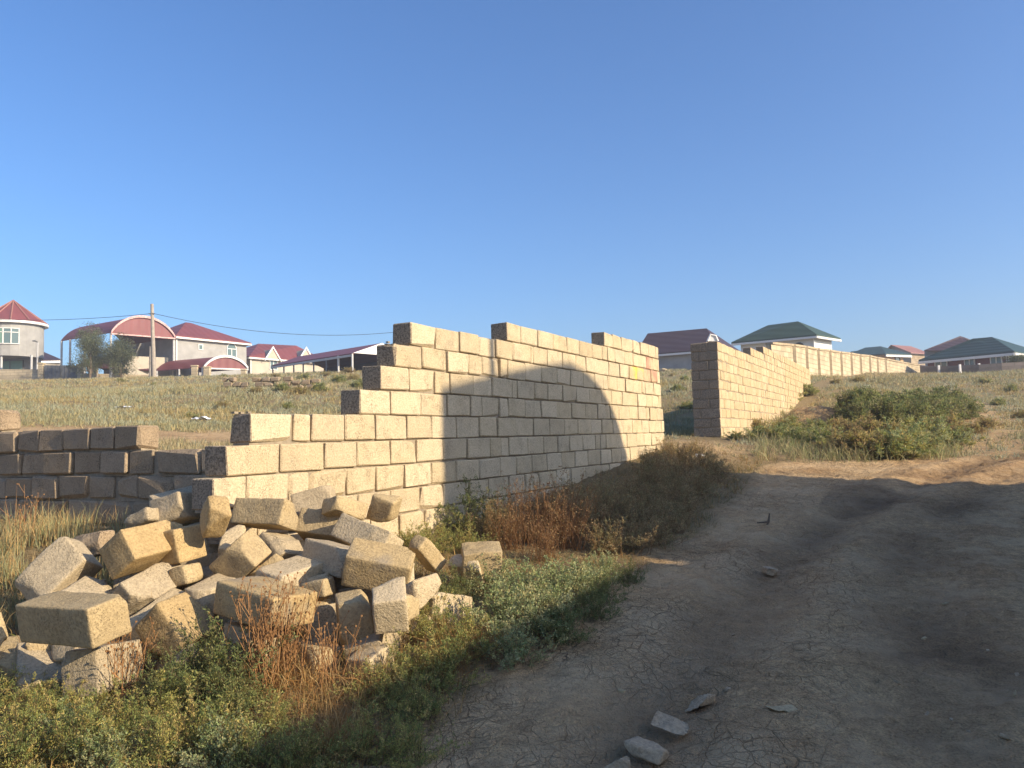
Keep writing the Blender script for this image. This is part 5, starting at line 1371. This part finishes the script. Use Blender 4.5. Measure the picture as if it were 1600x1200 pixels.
for px, py, h, k in ((735, 835, .50, 'dark'), (770, 850, .42, 'dryg'), (800, 862, .45, 'rust'), (830, 850, .55, 'rust'), (865, 858, .58, 'rust'), (895, 862, .5, 'rust'), (850, 880, .4, 'rust'), (905, 835, .55, 'dryg'), (790, 828, .4, 'dryg'), (870, 822, .5, 'dryg'), (940, 830, .5, 'dryg')):
    kk = {'rust': ('rusty brown dry weed clump in the shade of the wall', 'rusty dry weeds along the wall'), 'dryg': ('half dry olive weed along the shaded foot of the long wall', 'half dry weeds along the wall'), 'dark': ('tall dark weed right against the shaded wall face', 'tall weed on the wall')}[k]
    plant(px, py, h, k, *kk)
for px, py, h, k in ((950, 870, .42, 'dark'), (990, 865, .42, 'dark'), (1025, 855, .42, 'dark'), (1050, 835, .42, 'dark'), (985, 835, .5, 'dark'), (1020, 815, .5, 'dark'), (1070, 800, .45, 'dark'), (1050, 785, .5, 'dark'), (1095, 775, .45, 'dark'), (950, 800, .5, 'dryg'), (985, 785, .5, 'dryg'), (1015, 770, .55, 'dryg'), (1060, 755, .55, 'dark'), (1110, 755, .5, 'dark'), (1030, 742, .5, 'dryg'), (1070, 730, .5, 'dryg'), (1100, 735, .45, 'dark'), (1010, 745, .45, 'dryg'), (1045, 718, .45, 'dryg'), (1085, 712, .4, 'dryg'), (1125, 745, .32, 'dark')):
    kk = {'dark': ('dark green weed bush bordering the shaded road beside the long wall', 'dark weeds beside the long wall'), 'dryg': ('half dry weed bush near the far end of the long wall', 'half dry weeds at the far wall end')}[k]
    plant(px, py, h * .8, k if (px * 7 + py) % 5 else 'dryg', *kk, wide=1.2)
# clump on the right, before the spoil heap
for px, py, h, k in ((1185, 690, .42, 'far'), (1150, 688, .25, 'far'), (1215, 692, .45, 'far'), (1250, 697, .45, 'far'), (1290, 702, .5, 'far'), (1320, 712, .6, 'fary'), (1355, 716, .65, 'fary'), (1395, 718, .6, 'far'), (1430, 714, .55, 'far'), (1465, 704, .5, 'far'), (1490, 694, .45, 'far'), (1280, 682, .5, 'far'), (1330, 690, .7, 'fary'), (1370, 695, .75, 'fary'), (1410, 697, .7, 'far'), (1450, 690, .65, 'far'), (1230, 675, .5, 'far'), (1180, 672, .4, 'fary'), (1480, 675, .6, 'fary'), (1520, 680, .4, 'fary'), (1545, 670, .4, 'fary')):
    kk = {'far': ('grey green weed bush in the clump beside the second wall', 'grey green weeds in the clump by the second wall'), 'fary': ('yellowish half dry weed in the clump beside the second wall', 'yellowish weeds in the clump by the second wall')}[k]
    plant(px, py, h * .74, k, *kk, wide=1.35)
for px, py, h in ((1345, 668, .9), (1380, 672, 1.0), (1420, 668, 1.05), (1455, 665, 1.05), (1485, 662, .95), (1360, 655, .95), (1400, 655, 1.05), (1440, 652, 1.1), (1475, 648, 1.1), (1505, 655, .8), (1340, 648, .85)):
    plant(px, py, h * .74, 'fard', 'tall dark olive bush at the back of the weed clump', 'tall dark bushes in the weed clump', wide=1.2)
for px, py, h in ((1200, 655, .45), (1215, 645, .4), (1235, 628, .4), (1262, 618, .4)):
    plant(px, py, h, 'far', 'soft green weed between the second wall and the spoil heap', 'green weeds by the second wall', wide=1.3)
# scattered field shrubs
for px, py, h in ((440, 612, .5), (470, 616, .5), (500, 612, .55), (530, 600, .7), (550, 596, .7), (560, 606, .6), (400, 614, .4), (475, 592, .6), (510, 588, .6), (545, 583, .7), (570, 580, .7), (430, 590, .5), (350, 590, .45), (190, 598, .5), (240, 602, .3), (1050, 588, .35), (1070, 596, .4), (1058, 612, .4), (1075, 640, .4), (1580, 612, .5), (1560, 635, .45), (1595, 655, .4), (350, 637, .35), (450, 640, .35), (300, 655, .3), (1540, 600, .5), (1340, 598, .5), (1305, 600, .4)):
    plant(px, py, h * .65, 'far' if (px + py) % 3 else 'fary', 'low grey green shrub scattered on the dry grass slope', 'shrubs scattered on the grass slope', wide=1.5)

# each plant is told apart by the landmark it grows next to
PT = {q[0]: q[1] for q in PILE}
MARKS = [('the brown outer block of the pile', PT['B33']), ('the low tan corner block', PT['B31']), ('the grey pitted block', PT['B32']), ('the ochre boulder', PT['B29']),
         ('the tall brown stalks', ground_hit(415, 1085)), ('the bright white block', PT['B24']), ('the broken pale boulder', PT['B21']), ('the slab lying apart', PT['B37']),
         ('the flat stone in the rut', ground_hit(1080, 1100)), ('the yellow paint on the wall', wall_pt(995, 583)), ('the far end of the long wall', wall_pt(1036, 690)),
         ('the dark end of the second wall', at(1105, 680, 16.7)), ('the spoil heap', at(1285, 640, 20)), ('the ruined footing', at(430, 605, 33)), ('the long dark canopy', at(540, 560, 60)),
         ('the red barrel shed', at(350, 580, 72)), ('the utility pole', at(241, 586, 68)), ('the crumpled plastic bag', ground_hit(315, 662)), ('the brown roofed house', at(1080, 570, 66)),
         ('the dark grey fence', at(1520, 575, 56)), ('the panelled stone fence', at(1300, 580, 45))]
ORD = ['nearest', 'second nearest', 'third nearest', 'fourth nearest', 'fifth nearest', 'sixth nearest', 'seventh nearest', 'eighth nearest', 'ninth nearest', 'tenth nearest', 'eleventh nearest', 'twelfth nearest', 'thirteenth nearest', 'fourteenth nearest', 'fifteenth nearest', 'sixteenth nearest', 'seventeenth nearest', 'eighteenth nearest']
_b = {}
for o, kn in PLANTS:
    d = [math.hypot(o.location[0] - m[1][0], o.location[1] - m[1][1]) for m in MARKS]
    i = int(np.argmin(d)); _b.setdefault((kn, i), []).append((d[i], o))
for (kn, i), L in _b.items():
    L.sort(key=lambda q: q[0])
    for k, (_, o) in enumerate(L):
        o['label'] = '%s %s %s' % (kn, ORD[min(k, 17)], MARKS[i][0]); o['group'] = kn + ('es' if kn.endswith('bush') else 's')

# dry seed stalks before the blocks
def stalks(px, py, n, h, label, col=(.33, .17, .07), spread=.35, seed=3):
    r = np.random.default_rng(seed); p = ground_hit(px, py); root = empty('dry_weed', tuple(p), label, 'dry weed')
    mb = MB(); hd = MB()
    for k in range(n):
        d = rnd_dirs(r, 1, 0, spread)[0]; b = np.array([r.normal(0, .05), r.normal(0, .05), -.02]); L = h * r.uniform(.5, 1.1); s = rnd_dirs(r, 1, 1.4, 1.6)[0]
        P = [b + d * L * t + s * L * .12 * t * t for t in (0, .35, .7, 1)]
        mb.tube(P, [.0028, .0024, .0018, .0012], 4)
        for q in range(int(r.integers(2, 5))):
            t = r.uniform(.45, 1); c = b + d * L * t + s * L * .12 * t * t; e = c + (d * .6 + rnd_dirs(r, 1, .3, 1.2)[0]) * r.uniform(.03, .09)
            mb.tube([c, e], [.0015, .001], 3)
            hd.box(e - .003, (.007, 0, 0), (0, .007, 0), (0, 0, .008))
    m = M['stalk']
    a = mb.build('stems', m, root); b_ = hd.build('seed_heads', m, root); b_['kind'] = 'stuff'; a['kind'] = 'stuff'
    for x in (a, b_): x.location = (0, 0, 0)
M['stalk'] = plain('brown_stalks', (.34, .18, .075), .85, .3, 8.0)
stalks(415, 1085, 46, .52, 'tall brown dry stalks before the dark faced block', seed=1)
stalks(445, 1075, 30, .46, 'brown dry stalks beside the upended block', seed=2)
stalks(185, 1085, 26, .34, 'thin brown seed stalks before the grey pitted block', spread=.6, seed=3)
stalks(520, 1080, 20, .30, 'short dry stalks before the bright white block', seed=4)
stalks(35, 850, 10, .45, 'thin orange dry stalks against the dark low wall', seed=5)

# ------------------------------------------------------------------ grass (uncountable)
def blades(name, P, n, h, w, pal, r, spread=.5, rad=.06, kinds=None, segs=2):
    """tufts at points P; each of n blades"""
    N = len(P); K = N * n
    k = np.repeat(np.arange(N), n)
    d = rnd_dirs(r, K, 0, spread); L = np.asarray(h)[k] * r.uniform(.5, 1.15, K)
    b = P[k] + np.concatenate([r.normal(0, rad, (K, 2)) * (np.asarray(h)[k] / .3)[:, None], np.zeros((K, 1)) - .015], 1)
    s = np.cross(d, r.normal(size=(K, 3))); s /= np.linalg.norm(s, axis=1, keepdims=True)
    lean = np.stack([d[:, 0], d[:, 1], np.zeros(K)], -1)
    ww = np.asarray(w)[k] if np.ndim(w) else np.full(K, w)
    pal = np.array(pal); ki = (kinds[k] if kinds is not None else r.integers(0, len(pal), K))
    alt = r.integers(0, len(pal), K); ki = np.where(r.random(K) < .3, alt, ki)
    col = pal[ki] * r.uniform(.75, 1.25, (K, 1))
    if segs == 2:
        m = b + d * (L * .55)[:, None]; t = b + d * (L * .95)[:, None] + lean * (L * .35)[:, None] - np.array([0, 0, 1]) * (L * .12)[:, None]
        V = np.stack([b - s * ww[:, None] / 2, b + s * ww[:, None] / 2, m + s * ww[:, None] * .4, m - s * ww[:, None] * .4, t], 1).reshape(-1, 3)
        i = np.arange(K)[:, None] * 5; Fc = [i + np.array([[0, 1, 2, 3]]), i + np.array([[3, 2, 4]])]; c = np.repeat(col, 5, 0)
    else:
        V = np.stack([b - s * ww[:, None] / 2, b + s * ww[:, None] / 2, b + d * L[:, None] + lean * (L * .2)[:, None]], 1).reshape(-1, 3)
        Fc = [np.arange(K * 3).reshape(-1, 3)]; c = np.repeat(col, 3, 0)
    me = fast_mesh(name, V, Fc, c); me.materials.append(M['blade'])
    o = bpy.data.objects.new(name, me); link(o); return o

STRAW, OLIVE, GG, YEL = (.47, .37, .20), (.31, .29, .15), (.36, .36, .23), (.40, .31, .13)
def with_z(x, y): return np.stack([x, y, ground(x, y)], -1)
r = np.random.default_rng(99)
# far slope
N = 52000
Y = np.exp(r.uniform(np.log(8.5), np.log(74), N)); X = Y * r.uniform(-.72, .72, N)
s = sdist(X, Y); sr = WN[0] * X + WN[1] * Y - RD0
beh = ((s < -.35) & ~((LN[0] * X + LN[1] * Y - LD0) > -.4)) | ((Y > 12.3) & (s > 0.5) & ((sr > .05) | (sr < -.8)))
keep = beh & (r.random(N) > bare(X, Y) * 1.0) & (Y < 73) & ~((np.abs(X - 3.3) < 2.2) & (Y < 17) & (Y > 11) & (r.random(N) < .7))
X, Y = X[keep], Y[keep]
pn = fbm2(X, Y, .22, 3, 50) + .4 * fbm2(X, Y, .05, 2, 51)
kinds = np.where(pn > .22, 0, np.where(pn > -.05, 1, np.where(pn > -.25, 2, 3)))
kinds = np.where(r.random(len(X)) < .25, r.integers(0, 4, len(X)), kinds)
hh = np.clip(.08 + .003 * Y, .08, .2) * r.uniform(.6, 1.3, len(X))
o = blades('field_grass', with_z(X, Y), 11, hh, np.clip(.0022 * Y ** .75, .006, .045), [STRAW, OLIVE, GG, YEL], r, spread=1.0, rad=.11, kinds=kinds, segs=1)
tag(o, 'dry olive and straw coloured grass covering the slope up to the houses', 'grass', kind='stuff')
# verge at the pile and along the wall
N = 4200
Y = r.uniform(2.6, 13, N); X = Y * r.uniform(-.75, .35, N); s = sdist(X, Y)
keep = (s > .05) & (s < 2.0 + .25 * fbm2(X, Y, 1.2, 2, 60)) & (r.random(N) > bare(X, Y)) & (fbm2(X, Y, .9, 3, 61) > -.28)
keep |= (s <= .05) & (Y < 5.6) & (X < -2.3)
X, Y = X[keep], Y[keep]
o = blades('verge_grass', with_z(X, Y), 16, r.uniform(.06, .2, len(X)), .0035, [(.36, .25, .1), (.2, .19, .07), (.15, .17, .06), (.40, .26, .10), (.28, .15, .06)], r, spread=1.0, rad=.07)
tag(o, 'short mixed dry and green grass on the verge by the pile and wall', 'grass', kind='stuff')
# tall dry grass before the dark wall
N = 420
u = r.uniform(-6.5, -1.9, N); v = r.uniform(.08, 1.9, N) ** 1.0
P = LN[:2] * LD0 + LE[:2] * u[:, None] + LN[:2] * v[:, None]
keep = (P[:, 0] < -2.0 - .55 * (P[:, 1] - 4.6)) & (P[:, 1] > 4.2)
P = P[keep]
o = blades('dry_grass', with_z(P[:, 0], P[:, 1]), 34, r.uniform(.14, .34, len(P)), .0042, [(.50, .36, .17), (.46, .30, .12), (.33, .32, .15), (.32, .33, .18)], r, spread=.45, rad=.06)
tag(o, 'tall orange and green dry grass growing before the dark low wall', 'grass', kind='stuff')
# fine upright strands between the bushes of the clump by the second wall
N = 700
Y = r.uniform(11.5, 21, N); X = Y * r.uniform(.27, .58, N)
px_, py_ = proj(with_z(X, Y)); keep = (px_ > 1180) & (px_ < 1490) & (py_ > 640) & (py_ < 722) & ((WN[0] * X + WN[1] * Y - RD0) > .15)
X, Y = X[keep], Y[keep]
o = blades('clump_grass', with_z(X, Y), 22, r.uniform(.16, .40, len(X)), .008, [(.30, .29, .14), (.36, .31, .16), (.25, .27, .11), (.40, .32, .16)], r, spread=.75, rad=.09)
tag(o, 'thin upright olive strands filling the weed clump beside the second wall', 'grass', kind='stuff')
# straw tangles at the pile foot
C = [ground_hit(*q) for q in ((430, 1090), (470, 1110), (520, 1150), (550, 1180), (500, 1180), (700, 1030), (715, 1010), (690, 1045), (460, 1070), (400, 1075), (560, 1090), (590, 1075))]
P = np.concatenate([np.array(c)[None, :2] + r.normal(0, .07, (16, 2)) for c in C])
o = blades('straw', with_z(P[:, 0], P[:, 1]), 16, r.uniform(.14, .3, len(P)), .003, [(.46, .29, .11), (.38, .20, .07), (.5, .35, .16)], r, spread=1.25, rad=.05)
tag(o, 'tangled orange straw at the foot of the stone pile', 'straw', kind='stuff')

# ------------------------------------------------------------------ trees by the canopy
def tree(px, ybase, ytop, Y, label, seed, half):
    r = np.random.default_rng(seed); b = at(px, ybase, Y); t = at(px, ytop, Y); H = t[2] - b[2]
    root = empty('olive_tree', (b[0], b[1], gz(b[0], b[1]) - .3), label, 'tree')
    b = np.array(root.location); H = t[2] - b[2]; mb = MB(); mb.tube([b, b + UP * H * .3 + np.array([.1, 0, 0]), b + UP * H * .55], [.12, .09, .05], 7)
    tips = []
    for k in range(26):
        d = rnd_dirs(r, 1, .2, 1.4)[0]; s0 = b + UP * H * r.uniform(.12, .6); L = H * r.uniform(.25, .45); d = d * np.array([half / (H * .42), 1, 1]); e = s0 + d * L; mb.tube([s0, lerp(s0, e, .5) + r.normal(0, .06, 3), e], [.045, .03, .01], 5); tips += [lerp(s0, e, q) for q in (.45, .7, 1.0)]
    mb.build('trunk', M['bark'], root, origin=root.location)
    tips.append(b + UP * H * .93); tips.append(b + UP * H * .8)
    tips = np.array(tips); k = r.integers(0, len(tips), 16000); Pp = tips[k] + r.normal(0, .26, (16000, 3)) * (r.random((len(tips), 1)) * .9 + .5)[k]
    Pp[:, 2] = np.minimum(Pp[:, 2], t[2])
    d = rnd_dirs(r, len(Pp), 0, 3.1); pal = np.array([(.15, .17, .09), (.20, .21, .12), (.11, .13, .06)]); cols = pal[r.integers(0, 3, len(Pp))] * r.uniform(.7, 1.3, (len(Pp), 1))
    V, Fc, c = leaves_mesh('', Pp - b, d, r.uniform(.09, .16, len(Pp)), r.uniform(.03, .06, len(Pp)), cols, r)
    me = fast_mesh('crown', V, Fc, c); me.materials.append(M['leaf']); o = bpy.data.objects.new('crown', me); link(o, root)
tree(140, 585, 504, 68.5, 'grey green tree in front of the left side of the barrel canopy', 1, 1.5)
tree(188, 585, 520, 69.5, 'smaller grey green tree beside the canopy post', 2, 1.1)
tree(1592, 575, 557, 57, 'small dark sapling by the cream side wall of the maroon house', 3, .4)

# ------------------------------------------------------------------ litter
def scrap(px, py, w, h, label):
    p = ground_hit(px, py); r = np.random.default_rng(int(px)); n = 7
    V = np.array([[(i / n - .5) * w, (j / n - .5) * w * .6, 0] for i in range(n + 1) for j in range(n + 1)]); V[:, 2] = h * (.5 + .5 * fbm(V * (5 / w) + px, 3, 4)) + .01
    ii = np.arange((n + 1) ** 2).reshape(n + 1, n + 1); me = fast_mesh('plastic_scrap', V, np.stack([ii[:-1, :-1], ii[1:, :-1], ii[1:, 1:], ii[:-1, 1:]], -1).reshape(-1, 4), smooth=True); me.materials.append(M['plastic'])
    o = bpy.data.objects.new('plastic_scrap', me); link(o); o.location = p; o.rotation_euler = (0, 0, px); tag(o, label, 'litter')
scrap(315, 662, .42, .22, 'crumpled pale plastic bag in the grass behind the low wall')
scrap(193, 640, .5, .12, 'flat white scrap lying in the middle of the grass slope')
scrap(1095, 722, .18, .14, 'crumpled white plastic in the weeds at the far end of the long wall')
scrap(1497, 585, .4, .15, 'white scrap in the grass below the dark grey fence')
# bent root on the road
p = ground_hit(1197, 826); mb = MB(); mb.tube([p, p + np.array([.03, .02, .05]), p + np.array([.045, .02, .13])], [.016, .012, .006], 6); mb.tube([p + np.array([.03, .02, .05]), p + np.array([-.08, .0, .05])], [.012, .005], 5)
o = mb.build('root_stub', M['bark'], None, origin=p); tag(o, 'dark bent root stub sticking up from the shaded road', 'root')

# ------------------------------------------------------------------ light evening haze
hm, hn, hl, hb = mat('haze')
hn.remove(hb)
pv = hn.new('ShaderNodeVolumePrincipled'); pv.inputs['Color'].default_value = (.92, .94, 1.0, 1); pv.inputs['Density'].default_value = .0015; pv.inputs['Anisotropy'].default_value = .2
hl.new(pv.outputs[0], hn['Material Output'].inputs['Volume'])
mb = MB(); mb.box((-2900, -2900, -12), (5800, 0, 0), (0, 5800, 0), (0, 0, 34))
ho = mb.build('haze', hm); tag(ho, 'thin evening haze over the whole slope', 'haze', kind='stuff')
